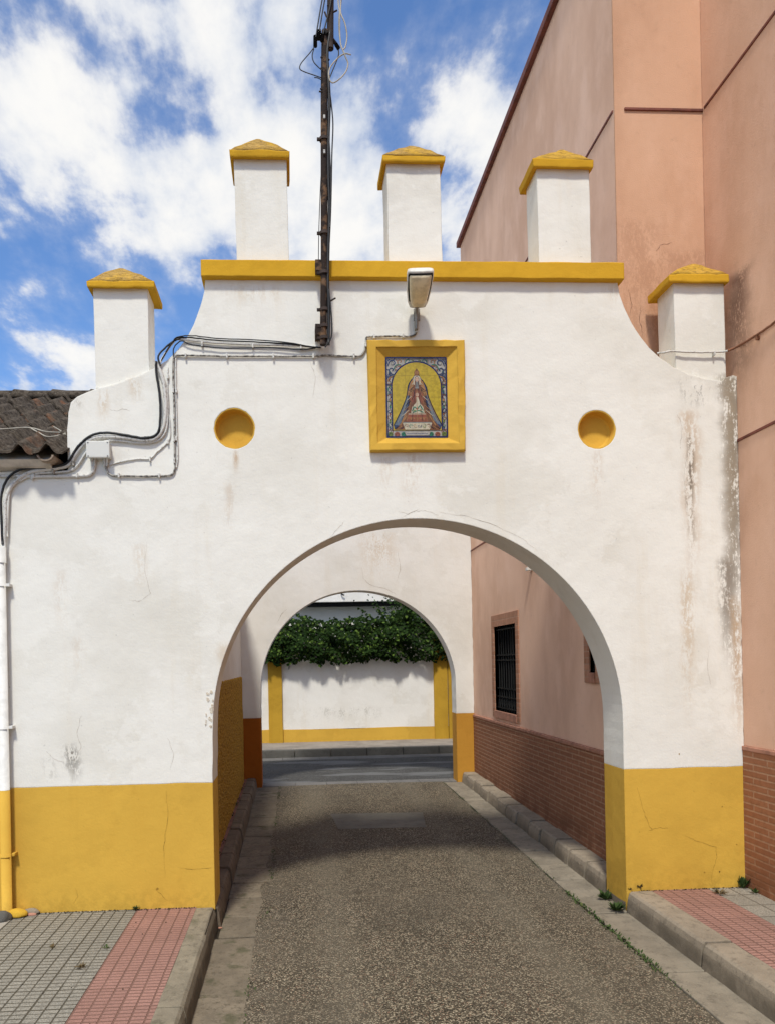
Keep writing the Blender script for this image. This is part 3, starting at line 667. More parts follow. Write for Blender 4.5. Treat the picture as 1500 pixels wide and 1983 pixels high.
# flaking plaster at the left jamb
g = B()
M_flake = simple('loose_plaster', (.66, .60, .50), .95, .1, sc=120, col2=(.40, .30, .20), f0=.5, f1=.62)
for i in range(22):
    g = B()
    v = rnd.uniform(1338, 1408); u = rnd.uniform(394, 413) if i % 2 else rnd.uniform(408, 413)
    x, z = fx(u, v); s_ = rnd.uniform(.005, .012); k = 7
    base_ = [(x+s_*rnd.uniform(.4, 1)*math.cos(2*math.pi*j/k), z+s_*rnd.uniform(.6, 1.6)*math.sin(2*math.pi*j/k)) for j in range(k)]
    y1 = YG-rnd.uniform(.0015, .0045); loft(g, [[(p[0], YG+.001, p[1]) for p in base_], [(x+(p[0]-x)*.8+.001, y1, z+(p[1]-z)*.8-.001) for p in base_]])
    bmesh.ops.recalc_face_normals(g, faces=g.faces); mk('plaster_flake', g, M_flake, gate)
# small rise of the left shoulder (a slightly raised repair of the parapet)
# ---------------------------------------------------------------- tiled shrine
def fr(u, v, Y): p = py(u, v, Y); return p
shr = thing('wall_shrine', (fx(808, 870)[0], YG, fx(808, 872)[1]), 'painted tile picture of a crowned robed figure in a thick yellow frame', 'shrine')
YF = YG-.045; YP = YG-.008
o4 = [(711, 657), (899, 657), (901, 872), (717, 873)]; i4 = [(728, 672), (884, 671), (889, 858), (731, 858)]; p4 = [(746, 692), (864, 692), (866, 848), (748, 848)]
g = B()
def sub(q, n_=10, jit=.0018):
    out = []
    for k in range(4):
        a, b = Vector(q[k]), Vector(q[(k+1) % 4])
        for j in range(n_): out.append(a.lerp(b, j/n_)+Vector([rnd.gauss(0, jit) if j else 0 for _ in range(3)]))
    return out
def conv(q, Y): return [py(u, v, Y) for u, v in q]
oF = conv(o4, YF)
L0 = sub([Vector((p.x, YG+.001, p.z)) for p in oF], jit=0); L1 = sub([Vector((p.x, YF+.008, p.z)) for p in oF]);
def ins(q, d):
    c = sum(q, Vector())/4; return [p+(c-p).normalized()*d for p in q]
L2 = sub(ins(oF, .007)); L3 = sub(conv(i4, YF)); L4 = sub(ins(conv(i4, YF+.006), .003)); L5 = sub(conv(p4, YP-.002), jit=.0008); L6 = sub([Vector((p.x, YG+.001, p.z)) for p in conv(p4, YP-.002)], jit=0)
loft(g, [L0, L1, L2, L3, L4, L5, L6], cap=False); bmesh.ops.recalc_face_normals(g, faces=g.faces)
if sum(f.normal.y for f in g.faces) > 0: bmesh.ops.reverse_faces(g, faces=g.faces)
mk('frame', g, M_yel, shr)
# the tile picture: coloured glaze shapes on a flat panel
def gl(name, c, var=.12):
    m, t = material('glaze_'+name, .22, .5); nz = t.noise(t.pos, 60, 4, .6)
    X_, Y_, Z_ = t.sep(t.pos)
    finish(t, t.mix(t.mr(nz, .35, .65), c, tuple(q*(1-2*var) for q in c))); return m
GC = dict(white=(.40, .38, .34), navy=(.012, .014, .075), yellow=(.46, .34, .025), line=(.30, .22, .02), brown=(.17, .07, .03), ochre=(.33, .17, .06), blue=(.13, .165, .20), dblue=(.03, .05, .12),
          green=(.03, .17, .10), olive=(.13, .18, .03), rust=(.25, .08, .04), skin=(.52, .36, .25), cream=(.52, .47, .34), grey=(.22, .22, .20), black=(.02, .015, .012))
GK = list(GC); GM = [gl(k, c) for k, c in GC.items()]
PW = [py(u, v, YP) for u, v in p4]         # tl tr br bl
PX0, PX1, PZ1, PZ0 = (PW[0].x+PW[3].x)/2, (PW[1].x+PW[2].x)/2, PW[0].z, PW[3].z
PH = (PZ1-PZ0)/(PX1-PX0)
g = B(); layer = [0]
def tp(x, y): return (PX0+x*(PX1-PX0), PZ0+y*(PX1-PX0))
def poly(pts, col, lay=None):
    layer[0] += 1; Y = YP - .00002*layer[0]
    f = g.faces.new([g.verts.new((tp(*p)[0], Y, tp(*p)[1])) for p in pts]); f.material_index = GK.index(col)
def line(pts, wd, col, sm=4):
    p = [Vector((q.x, q.y)) for q in catmull([Vector((a, b, 0)) for a, b in pts], sm)]; L, R = [], []
    for i, q in enumerate(p):
        t_ = (p[min(i+1, len(p)-1)]-p[max(0, i-1)]).normalized(); L.append((q.x-t_.y*wd/2, q.y+t_.x*wd/2)); R.append((q.x+t_.y*wd/2, q.y-t_.x*wd/2))
    layer[0] += 1; Y = YP-.00002*layer[0]; mi = GK.index(col)
    for i in range(len(p)-1):
        f = g.faces.new([g.verts.new((tp(*s_)[0], Y, tp(*s_)[1])) for s_ in (L[i], L[i+1], R[i+1], R[i])]); f.material_index = mi
def ell(cx, cy, rx, ry, col, n_=14): poly([(cx+rx*math.cos(2*math.pi*k/n_), cy+ry*math.sin(2*math.pi*k/n_)) for k in range(n_)], col)
H = PH
poly([(0, 0), (1, 0), (1, H), (0, H)], 'white')
def scroll(x, y, s_, a, c1_, c2_, flip=1):
    ca_, sa_ = math.cos(a), math.sin(a)
    T = lambda px_, py_: (x+(px_*ca_*flip-py_*sa_)*s_, y+(px_*sa_*flip+py_*ca_)*s_)
    line([T(-.9, -.3), T(-.3, .5), T(.5, .5), T(.7, -.1), T(.25, -.35), T(.1, 0)], .19*s_, c1_)
    line([T(-.9, .2), T(-.6, .7), T(-.1, .9)], .16*s_, c2_); line([T(.5, .5), T(.9, .8)], .15*s_, c2_)
    line([T(-.75, -.2), T(-.25, .38), T(.35, .36)], .05*s_, 'black')
cols = ['rust', 'green', 'ochre', 'dblue', 'olive', 'brown']
r2 = random.Random(3)
for sx in (0, 1):
    X_ = lambda x: x if not sx else 1-x
    for k in range(9):
        y = .10+k*.115; scroll(X_(.065), y, .055, r2.uniform(-.5, .5)+k*1.3, cols[k % 5], cols[(k+2) % 6], -1 if sx else 1)
        line([(X_(.045), y-.05), (X_(.08), y-.01), (X_(.05), y+.04)], .008, 'black'); ell(X_(.065), y+.055, .014, .02, cols[(k+3) % 5])
    for (x, y, s_, a) in ((.10, H-.10, .08, .3), (.24, H-.09, .07, 1.8), (.36, H-.075, .06, .6), (.11, H-.23, .08, 2.0), (.09, H-.36, .07, .2), (.19, H-.17, .06, 3.3), (.46, H-.07, .05, 2.6)):
        scroll(X_(x), y, s_, a if not sx else -a, cols[int(x*31) % 5], cols[int(x*17+2) % 6], -1 if sx else 1)
    line([(X_(.13), H-.20), (X_(.17), H-.13), (X_(.25), H-.12)], .014, 'green')
    ell(X_(.11), H-.10, .028, .028, 'grey'); ell(X_(.11), H-.10, .016, .016, 'white')
    line([(X_(.02), .86), (X_(.10), .86)], .014, 'navy', 1)
for (x, c_) in ((.06, 'olive'), (.17, 'rust'), (.28, 'green'), (.72, 'green'), (.83, 'rust'), (.94, 'olive')): ell(x, .06, .045, .035, c_); line([(x-.03, .04), (x, .075), (x+.03, .05)], .007, 'black')
# arched yellow ground
ax0, ax1, ayb = .105, .895, .12; ar_ = (ax1-ax0)/2; ayc = H-.085-ar_
def archpts(d): return [(ax0-d, ayb-d*0), (ax1+d, ayb-d*0)] + [(.5+(ar_+d)*math.cos(math.pi*k/28), ayc+(ar_+d)*math.sin(math.pi*k/28)) for k in range(29)]
poly(archpts(.022), 'navy'); poly(archpts(0), 'yellow')
for y in (.66, 1.01): line([(ax0+.01, y), (ax1-.01, y)], .005, 'line', 1)
for x in (.32, .67): line([(x, .2), (x, H-.14)], .005, 'line', 1)
# figure: wide triangular mantle, tunic, head, crown, child, pedestal
poly([(.115, .20), (.22, .40), (.33, .66), (.36, .84), (.42, .95), (.48, 1.03), (.53, 1.03), (.59, .94), (.66, .82), (.69, .66), (.79, .42), (.90, .21), (.88, .14), (.13, .14)], 'dblue')
poly([(.125, .21), (.23, .40), (.34, .66), (.36, .72), (.34, .52), (.26, .28), (.2, .2)], 'blue'); poly([(.885, .21), (.78, .42), (.68, .66), (.66, .72), (.68, .52), (.76, .30), (.83, .22)], 'blue')
line([(.18, .25), (.27, .42), (.335, .6)], .014, 'grey'); line([(.83, .26), (.74, .42), (.68, .6)], .014, 'grey')
poly([(.14, .13), (.28, .30), (.36, .52), (.38, .80), (.46, .92), (.55, .92), (.63, .80), (.66, .52), (.74, .32), (.88, .15), (.86, .12)], 'brown')
poly([(.34, .70), (.40, .90), (.48, 1.0), (.44, .82), (.40, .66)], 'ochre'); poly([(.67, .70), (.61, .90), (.53, 1.0), (.57, .82), (.61, .66)], 'ochre')
for q in ([(.30, .36), (.37, .55), (.38, .72)], [(.72, .36), (.65, .55), (.64, .72)]): line(q, .01, 'black'); 
for q in ([(.25, .26), (.34, .44)], [(.77, .26), (.69, .44)], [(.22, .2), (.33, .36)], [(.8, .2), (.7, .36)]): line(q, .02, 'ochre')
poly([(.38, .62), (.44, .74), (.50, .78), (.58, .74), (.64, .62), (.58, .56), (.50, .66), (.44, .56)], 'rust')
for q in ([(.40, .60), (.46, .70), (.44, .78)], [(.62, .60), (.56, .70), (.58, .78)], [(.36, .78), (.42, .74)], [(.66, .78), (.6, .74)]): line(q, .009, 'black')
poly([(.33, .26), (.67, .26), (.64, .38), (.36, .38)], 'rust'); line([(.34, .32), (.66, .32)], .01, 'ochre', 1); line([(.36, .385), (.64, .385)], .012, 'cream', 1)
poly([(.40, .40), (.62, .40), (.60, .50), (.55, .56), (.52, .66), (.48, .56), (.42, .50)], 'cream')
for q in ([(.42, .43), (.46, .50), (.50, .46), (.55, .52), (.60, .44)], [(.43, .41), (.52, .44), (.60, .41)]): line(q, .018, 'green')
ell(.50, .47, .018, .018, 'rust'); ell(.46, .44, .014, .014, 'olive'); ell(.56, .45, .014, .014, 'ochre')
ell(.505, .70, .026, .032, 'skin'); line([(.49, .735), (.505, .75), (.52, .735)], .012, 'ochre'); line([(.505, .60), (.505, .66)], .03, 'cream', 1)
poly([(.475, .80), (.535, .80), (.525, .92), (.485, .92)], 'grey'); line([(.49, .82), (.49, .90)], .006, 'black', 1); line([(.52, .82), (.52, .90)], .006, 'black', 1)
line([(.46, .86), (.46, .97), (.505, 1.01), (.55, .97), (.55, .86)], .018, 'cream')
ell(.505, .95, .032, .042, 'skin'); ell(.495, .955, .004, .004, 'black', 6); ell(.516, .955, .004, .004, 'black', 6); line([(.498, .93), (.513, .93)], .004, 'rust', 1)
ell(.505, 1.055, .042, .048, 'brown'); ell(.505, 1.055, .03, .034, 'ochre'); line([(.505, 1.02), (.505, 1.125)], .010, 'brown', 1); line([(.49, 1.11), (.52, 1.11)], .008, 'brown', 1); line([(.46, 1.015), (.55, 1.015)], .016, 'brown', 1)
for k in range(9): a_ = -.30+k*.075; line([(.50+a_*.35, .80), (.50+a_*.8, .50), (.50+a_*1.15, .27)], .006, 'black' if k % 2 else 'ochre')
for k in range(7):
    for sg in (-1, 1): line([(.505+sg*(.05+k*.014), .90-k*.075), (.505+sg*(.085+k*.028), .86-k*.085)], .008, ('cream', 'black', 'ochre')[k % 3])
line([(.115, .20), (.22, .40), (.33, .66), (.36, .84), (.42, .95)], .012, 'black'); line([(.59, .94), (.66, .82), (.69, .66), (.79, .42), (.90, .21)], .012, 'black')
for k in range(5): ell(.40+.052*k, .30+.012*(k % 2), .012, .014, 'ochre'); line([(.13+.05*k, .14), (.20+.045*k, .19)], .010, 'ochre' if k % 2 else 'black'); line([(.87-.05*k, .14), (.80-.045*k, .19)], .010, 'ochre' if k % 2 else 'black')
poly([(.30, .13), (.70, .13), (.74, .24), (.26, .24)], 'cream'); line([(.27, .245), (.73, .245)], .014, 'grey', 1)
for k in range(6): scroll(.32+k*.073, .19, .038, k*1.1, cols[k % 5], 'grey')
poly([(.31, .035), (.69, .035), (.71, .095), (.29, .095)], 'white')
line([(.33+.0085*k, .062+(.012 if k % 2 else -.006)*r2.uniform(.4, 1.2)) for k in range(40)], .006, 'dblue', 2)   # the illegible caption line
for pts in ([(0, 0), (0, H)], [(1, 0), (1, H)], [(0, 0), (1, 0)], [(0, H), (1, H)]):
    line([(a*.976+.012, b/H*(H-.024)+.012) for a, b in pts], .024, 'navy', 1)
mk('tile_panel', g, GM, shr)
# ---------------------------------------------------------------- street lamp on the wall
lamp = thing('street_lamp', py(806, 640, YG), 'small cream street lamp head on a short bracket above the shrine', 'lamp')
Bp, Tp = py(808, 588, YG-.06), py(814, 523, YG-.275)
ax = (Tp-Bp).normalized(); sd = ax.cross(Vector((0, 0, 1))).normalized(); upv = sd.cross(ax).normalized(); LL = (Tp-Bp).length
if upv.z < 0: upv = -upv
def rr_sec(t_, hw, top, botm, n_=5, ex=.45):
    pts = []; hw *= 1.13
    for k in range(20):
        a = 2*math.pi*k/20; ca_, sa_ = math.cos(a), math.sin(a)
        x = hw*abs(ca_)**ex*(1 if ca_ >= 0 else -1); z = (top if sa_ > 0 else botm)*abs(sa_)**ex*(1 if sa_ >= 0 else -1)
        pts.append(Bp+ax*(t_*LL)+sd*x+upv*z)
    return pts
g = B(); loft(g, [rr_sec(-.10, .02, .012, .012), rr_sec(-.06, .045, .025, .02), rr_sec(.10, .058, .035, .018), rr_sec(.45, .068, .045, .018), rr_sec(.85, .072, .042, .018), rr_sec(.97, .070, .03, .014), rr_sec(1.0, .060, .015, .008)], smooth=True)
bmesh.ops.recalc_face_normals(g, faces=g.faces); mk('housing', g, M_lamph, lamp)
g = B(); loft(g, [[p-upv*.012 for p in rr_sec(t_, hw, .002, .010)] for t_, hw in ((.14, .052), (.5, .063), (.9, .066), (.955, .062))], smooth=False)
bmesh.ops.recalc_face_normals(g, faces=g.faces); mk('gasket', g, M_black, lamp)
g = B(); loft(g, [[p-upv*.020 for p in rr_sec(t_, hw, .002, b_, ex=.6)] for t_, hw, b_ in ((.02, .034, .018), (.2, .046, .034), (.6, .056, .032), (.88, .060, .018), (.925, .056, .006))], smooth=True)
bmesh.ops.recalc_face_normals(g, faces=g.faces); mk('diffuser', g, M_lampd, lamp)
g = B(); tube(g, [py(807, 592, YG-.065), py(806, 600, YG-.05), py(806, 612, YG-.03), py(805, 640, YG-.02)], .012)
box(g, fx(800, 610)[0], fx(812, 610)[0], YG-.008, YG+.001, fx(806, 622)[1], fx(806, 598)[1], .003)
mk('bracket', g, M_steel, lamp)

# ---------------------------------------------------------------- cables and conduits
def cable(name, pts, r, mat, label, off=.012, cat='cable', group=None, extra=None, seg=7, wob=0.0008, sm=5, parent=None):
    g = B(); P_ = [Vector(p) if len(p) == 3 and not isinstance(p, tuple) else (py(p[0], p[1], YG-(p[2] if len(p) > 2 else off))) for p in pts]
    tube(g, P_, r, seg, sm, wob=wob); o = mk(name, g, mat, parent)
    if parent is None: tag(o, label, cat, group)
    return o
def clips(owner, pts, mat=None, s_=.010, off=.012):
    for (u, v) in pts:
        p = py(u, v, YG-off); g = B(); box(g, p.x-s_*.55, p.x+s_*.55, YG-off-.013, YG+.001, p.z-s_*1.4, p.z+s_*1.4, .002); mk('clip', g, mat or M_cabw, owner)
def ext(o_name, pts, r, mat, label, clp=(), **kw):
    off = kw.get('off', .012); root = thing(o_name, py(pts[0][0], pts[0][1], YG), label, kw.get('cat', 'cable'), kw.get('group'))
    g = B(); tube(g, [py(p[0], p[1], YG-(p[2] if len(p) > 2 else off)) for p in pts], r, 8, kw.get('sm', 5), wob=kw.get('wob', .001)); mk('cable', g, mat, root)
    clips(root, clp, kw.get('cm'), off=off); return root
GRP = 'cables clipped to the left shoulder of the gateway'
ext('cable', [(8, 1060, .03), (10, 1010, .03), (12, 965, .02), (30, 933), (62, 914), (110, 907), (133, 900), (150, 875), (172, 853), (200, 846), (240, 848), (290, 853), (312, 838), (320, 810), (321, 770), (316, 735), (308, 712), (303, 702)], .0125, M_cabw,
    'thick white painted cable snaking from the drainpipe top over the junction box', [(104, 914), (143, 898), (282, 850)], group=GRP, off=.018, cm=M_cabg)
ext('cable', [(6, 1055, .04), (3, 1000, .04), (4, 955, .03), (18, 924), (45, 908), (90, 905), (128, 898), (146, 872), (160, 856), (180, 842), (206, 838), (240, 842), (280, 848), (306, 838), (311, 800), (309, 760), (303, 720), (303, 700)], .008, M_cabk,
    'black cable running above the thick white cable past the junction box', [], group=GRP, off=.030, cm=M_cabk)
ext('cable', [(14, 1040, .02), (16, 985, .02), (22, 945), (45, 928), (75, 917), (130, 913), (150, 902), (175, 868), (215, 853), (285, 858), (318, 842), (325, 800), (323, 752), (312, 722)], .0075, M_cabw,
    'thin white cable following under the thick white one', [(63, 925)], group=GRP, off=.012)
ext('conduit', [(0, 922), (40, 922), (80, 923), (150, 922), (172, 920), (181, 912), (184, 895), (183, 886)], .010, M_cabw, 'painted conduit running left from the bottom of the junction box', [(66, 922), (150, 921), (181, 906)], cat='conduit', off=.012)
ext('conduit', [(206, 886), (206, 905), (214, 919), (240, 922), (300, 922), (330, 920), (339, 908), (339, 880), (338, 800), (336, 730), (336, 700), (340, 690), (352, 688), (400, 689), (440, 690), (530, 690), (600, 690), (630, 688), (690, 690), (703, 684), (708, 670), (709, 658), (715, 652), (760, 651), (795, 651), (805, 644), (807, 625), (803, 610), (806, 600)], .0062, M_cabg,
    'long thin grey conduit from the junction box up and across to the street lamp', [(231, 921), (309, 921), (338, 893), (338, 852), (337, 808), (336, 757), (360, 689), (440, 690), (530, 690), (607, 690), (685, 690), (708, 668), (724, 652), (780, 651), (806, 640)], cat='conduit', off=.010, sm=4)
ext('conduit', [(342, 905), (345, 880), (342, 800), (341, 720), (341, 690)], .0045, M_cabw, 'thin white wire beside the upright grey conduit', [(342, 850), (342, 757)], cat='conduit', off=.008)
ext('cable', [(213, 900), (240, 893), (268, 889), (291, 888), (305, 875), (327, 854), (330, 830), (326, 780), (325, 710)], .0042, M_cabw, 'thin white wire slanting up right of the junction box', [(291, 889), (326, 856), (326, 730)], group=GRP, off=.006)
for k, (dv, r_, mt, lb, of) in enumerate(((0, .0072, M_cabw, 'white cable bundle line along the curved shoulder to the pole foot', .012), (-5, .0045, M_cabk, 'black wire above the white bundle running to the pole foot', .020), (-9, .0036, M_cabk, 'topmost thin black wire arching to the pole foot', .026))):
    pts = [(309, 705, .02), (322, 682), (335, 664+dv*.3), (345, 657+dv*.5), (372, 659+dv), (420, 664+dv), (490, 667+dv), (560, 669+dv*.6), (600, 671), (622, 673)]
    ext('cable', pts, r_, mt, lb, [(392, 667), (490, 670), (583, 672)] if k == 0 else [], group='cables running along the shoulder to the pole', off=of)
ext('cable', [(336, 690), (338, 672), (352, 660), (366, 666), (390, 670), (440, 674), (520, 673), (580, 677), (612, 674)], .004, M_cabk, 'sagging black wire under the white bundle beside the pole foot', [], group='cables running along the shoulder to the pole', off=.016)
ext('cable', [(311, 708, .03), (307, 690, .03), (322, 672, .02), (338, 660, .02), (350, 655, .02)], .006, M_cabk, 'short black wire bridging the gap at the shoulder corner', [], group='cables running along the shoulder to the pole')
# junction box
jb = thing('junction_box', py(191, 886, YG), 'square off-white electrical junction box below the left merlon', 'junction box')
x0, z1 = fx(168, 855, YG-.05); x1, z0 = fx(214, 887, YG-.05)
g = B(); box(g, x0+.006, x1-.004, YG-.05, YG+.001, z0+.004, z1-.004, .004); mk('body', g, M_box, jb)
g = B(); box(g, x0, x1, YG-.066, YG-.049, z0, z1, .005); ld = mk('lid', g, M_box, jb)
for sx in (x0+.012, x1-.012):
    for sz in (z0+.010, z1-.010): g = B(); box(g, sx-.004, sx+.004, YG-.0685, YG-.065, sz-.004, sz+.004, .001); mk('screw', g, M_steel, ld)
for u in (179, 184, 203, 208):
    g = B(); tube(g, [py(u, 885, YG-.03), py(u, 893, YG-.02), py(u, 903, YG-.014)], .0075, 8); mk('cable_gland', g, M_cabw, jb)
# cable across the right merlon on to the pink wall
rc = thing('cable', py(1300, 683, YG), 'painted cable crossing the lowest right merlon and climbing the pink wall', 'cable')
g = B(); tube(g, [py(1272, 684, YG+.03), py(1283, 683, YG+.0), py(1300, 680, YG-.0), py(1330, 682, YG-.002), py(1370, 682, YG-.004), py(1398, 681, YG-.004), py(1408, 679, YG-.02)], .0065, 8, wob=.001); mk('painted_span', g, M_cabw, rc)
g = B(); tube(g, [py(1408, 679, YG-.02), pxx(1425, 672, 2.915), pxx(1444, 661, 2.915), pxx(1460, 651, 2.917), pxx(1480, 638, 2.915), pxx(1505, 618, 2.917), pxx(1560, 560, 2.917)], .0075, 8, wob=.001); mk('brown_span', g, M_cabp, rc)
for p in (pxx(1466, 652, 2.92),): g = B(); box(g, p.x-.012, p.x+.012, p.y-.008, p.y+.008, p.z-.02, p.z+.005, .002); mk('clip', g, M_cabp, rc)
p = py(1380, 685, YG+.01); g = B(); box(g, p.x-.005, p.x+.005, p.y-.02, p.y+.012, p.z-.016, p.z+.010, .002); mk('clip', g, M_cabw, rc)

# ---------------------------------------------------------------- the service pole
pole = thing('service_pole', py(627, 668, YG-.09), 'rusty steel cable pole bolted to the gateway front with black cables and clamps', 'pole')
YPp = YG-.095
pts = [py(626, 668, YPp), py(627, 600, YPp), py(628, 520, YPp), py(628, 430, YPp), py(628, 330, YPp), py(628, 200, YPp), py(629, 100, YPp), py(630, 60, YPp)]
g = B(); tube(g, pts, lambda t_: .0215, 14, 5); mk('post', g, M_rustm, pole)
g = B(); tube(g, [py(640, 95, YPp), py(640, 40, YPp), py(641, -40, YPp), py(643, -160, YPp), py(644, -300, YPp)], .021, 12, 4); mk('upper_post', g, M_rustd, pole)
for (v, w_) in ((270, .036), (452, .034), (529, .036), (600, .034), (632, .034), (655, .036)):
    g = B(); p = py(628, v, YPp); tube(g, [p-Vector((0, 0, .009)), p+Vector((0, 0, .009))], w_*.85, 14, 0); box(g, p.x-.045, p.x-.026, YPp-.008, YPp+.008, p.z-.008, p.z+.008, .002); mk('clamp', g, M_rustd, pole)
for v in (529, 651):
    p = py(616, v, YG); g = B(); box(g, p.x-.02, p.x+.015, YG-.10 if v < 600 else YG-.10, YG-(.045 if v < 600 else -.001), p.z-.035, p.z+.035, .003); box(g, p.x, p.x+.05, YG-.085, YG-.06, p.z-.012, p.z+.012, .002); mk('wall_bracket', g, M_rustm, pole)
for v in (233, 300):
    p = py(628, v, YPp); g = B(); box(g, p.x-.007, p.x+.007, YPp-.034, YPp-.018, p.z-.012, p.z+.012, .003); mk('bolt', g, M_steel, pole)
# cross arm and insulators
g = B(); a = py(612, 74, YPp); b = py(645, 74, YPp); tube(g, [a, b], .013, 8, 0); tube(g, [py(644, 76, YPp), py(655, 91, YPp-.01)], .011, 8, 0); tube(g, [py(628, 62, YPp), py(644, 80, YPp)], .012, 8, 0); mk('cross_arm', g, M_rustd, pole)
for (u0, v0, u1, v1) in ((611, 70, 611, 90), (619, 59, 617, 75), (625, 66, 624, 80), (651, 86, 656, 94), (634, 66, 628, 60)):
    g = B(); tube(g, [py(u0, v0, YPp-.02), py(u1, v1, YPp-.02)], .0125, 10, 0); mk('insulator', g, M_black, pole)
for (u0, v0, u1, v1) in ((645, 24, 653, 20), (633, 33, 629, 23), (636, 11, 634, 10), (626, 112, 621, 111), (626, 134, 621, 132), (626, 173, 620, 172), (626, 178, 618, 177), (636, 585, 650, 577), (637, 116, 638, 115)):
    g = B(); tube(g, [py(u0, v0, YPp-.015), py(u1, v1, YPp-.015)], .0055, 6, 0); mk('step_peg', g, M_rustd, pole)
def pc(pts, r, mat, label, cat='cable', off=.0, group=None, seg=6):
    g = B(); tube(g, [py(u, v, YPp-off) for u, v in pts], r, seg, 6); return tag(mk('cable', g, mat), label, cat, group)
GP = 'cables hanging around the service pole'
pc([(636, 668), (637, 600), (635, 540), (636, 470), (638, 400), (636, 340), (636, 270), (638, 200), (636, 150), (634, 100), (640, 60)], .010, M_cabk, 'thick black cable strapped up the right side of the rusty pole', off=.012, group=GP)
pc([(630, 672), (641, 655), (643, 630), (640, 590), (637, 560)], .0045, M_cabk, 'black wire looping out right of the pole foot', off=.02, group=GP)
pc([(638, 470), (641, 400), (643, 300), (645, 240), (641, 195), (637, 168)], .0042, M_cabk, 'thin black wire bowing out beside the upper pole', off=.01, group=GP)
pc([(639, 440), (641, 380), (639, 300), (637, 265)], .0045, M_cabk, 'black wire lying close to the middle of the pole', off=.02, group=GP)
pc([(617, 503), (618, 440), (621, 360), (624, 310)], .0026, M_cabk, 'hair-thin wire left of the pole above the cornice', off=-.12, group=GP)
pc([(611, 88), (600, 103), (584, 122), (581, 133), (590, 139), (610, 146), (624, 151)], .0034, M_cabk, 'wide black wire loop left of the pole top', off=.02, group=GP)
pc([(608, 95), (605, 108), (608, 120), (617, 130), (625, 137)], .0034, M_cabk, 'small inner black wire loop left of the pole top', off=.02, group=GP)
pc([(609, 150), (616, 151), (624, 155)], .0034, M_cabk, 'short black wire stub sticking out left of the pole', off=.02, group=GP)
pc([(655, 93), (656, 105), (652, 118), (645, 135), (638, 152)], .0036, M_cabk, 'black wire drooping from the right insulator', off=.02, group=GP)
for (pts, lb) in (([(612, 72), (618, 35), (624, 0), (640, -90), (660, -200)], 'leftmost black overhead wire rising from the pole top'), ([(619, 60), (624, 28), (629, 0), (645, -90), (668, -200)], 'second black overhead wire rising from the pole top'), ([(626, 66), (633, 38), (640, 10), (650, -60), (670, -190)], 'black overhead wire hugging the pole top')):
    pc(pts, .0042, M_cabk, lb, off=.03, group='overhead wires at the pole top')
pc([(655, -60), (655, 0), (658, 25), (658, 60), (660, 85), (664, 97), (670, 112), (674, 124), (669, 140), (655, 155), (643, 160), (637, 148), (640, 130), (655, 112), (668, 104), (680, 106)], .0042, M_cabi, 'ivory cable hanging in a round loop right of the pole', off=.06, group='ivory cables hanging right of the pole')
pc([(660, -60), (660, 0), (660, 25), (668, 45), (672, 70), (669, 90), (665, 96)], .0042, M_cabi, 'ivory cable bowing outward above the round loop', off=.06, group='ivory cables hanging right of the pole')
pc([(661, -60), (661, 0), (657, 30), (657, 60), (660, 85), (664, 96)], .0036, M_cabi, 'straighter ivory cable behind the hanging loop', off=.05, group='ivory cables hanging right of the pole')

# ---------------------------------------------------------------- drainpipe at the left edge
dp = thing('drainpipe', py(4, 1755, YG-.04), 'drainpipe at the left edge, white above and yellow along the dado', 'drainpipe')
xp = fx(5, 1300, YG-.045)[0]
def pipe(z0, z1, mat, name, r_=.031): g = B(); tube(g, [(xp, YG-.045, z0), (xp, YG-.045, z1)], r_, 18, 0); return mk(name, g, mat, dp)
zsw = ZDL-.004; ztp = fx(5, 1062, YG-.045)[1]
pipe(zsw, ztp, M_pvc, 'upper_pipe'); pipe(ztp-.09, ztp+.004, M_pvc, 'pipe_socket', .036)
pipe(.13, zsw-.001, M_yel, 'lower_pipe')
for v, mt in ((1133, M_pvc), (1409, M_pvc), (1656, M_yel)):
    z = fx(5, v, YG-.045)[1]; g = B(); tube(g, [(xp, YG-.045, z-.009), (xp, YG-.045, z+.009)], .0355, 18, 0); box(g, xp+.028, xp+.055, YG-.05, YG+.001, z-.009, z+.009, .002); mk('pipe_bracket', g, mt, dp)
# ---------------------------------------------------------------- left house behind the wall with its tiled roof
XHW = -.655
lh = thing('house', (-3, YG+TG, 0), 'low white house left of the gateway with a lichen covered pantile roof', 'house')
ez = fx(60, 876, YG-.15)[1]; SL = .50; RD = 2.22
ye0 = YG-.15
def roofz(y): return ez+(y-ye0)*SL
yr = ye0+RD; zrg = roofz(yr)
bm = slab([(YG+TG+.002, -.02), (YG+TG+.002, roofz(YG+TG)-.07), (yr, zrg-.07), (Y2-.001, roofz(yr)-.07-(Y2-yr)*SL), (Y2-.001, -.02)], [], 0, .2)
for v in bm.verts: v.co = Vector((XHW-v.co.y, v.co.x, v.co.z))
bmesh.ops.recalc_face_normals(bm, faces=bm.faces); mk('side_wall', bm, M_reveal, lh)
g = B(); box(g, -6, XHW-.2, Y2-.2, Y2-.002, -.02, roofz(yr)-.07-(Y2-yr)*SL); mk('rear_wall', g, M_reveal, lh)
g = B(); ys_ = [YG+TG+.3+i*.06 for i in range(int((Y2-YG-TG-.42)/.06))]
prev = None                               # thick rough-cast coat with a ragged face
for y in ys_:
    ztop = 1.50+.008*mnoise.noise(Vector((y*6, 0, 0)))
    row = [g.verts.new((XHW+.001, y, ztop))] + [g.verts.new((XHW+.022+.006*mnoise.noise(Vector((y*15, k*2.1, 4))), y, ztop-.01-(ztop-.10-zr(y))*k/14)) for k in range(15)]
    if prev:
        for k in range(15): g.faces.new((prev[k], prev[k+1], row[k+1], row[k]))
    else: first = row
    prev = row
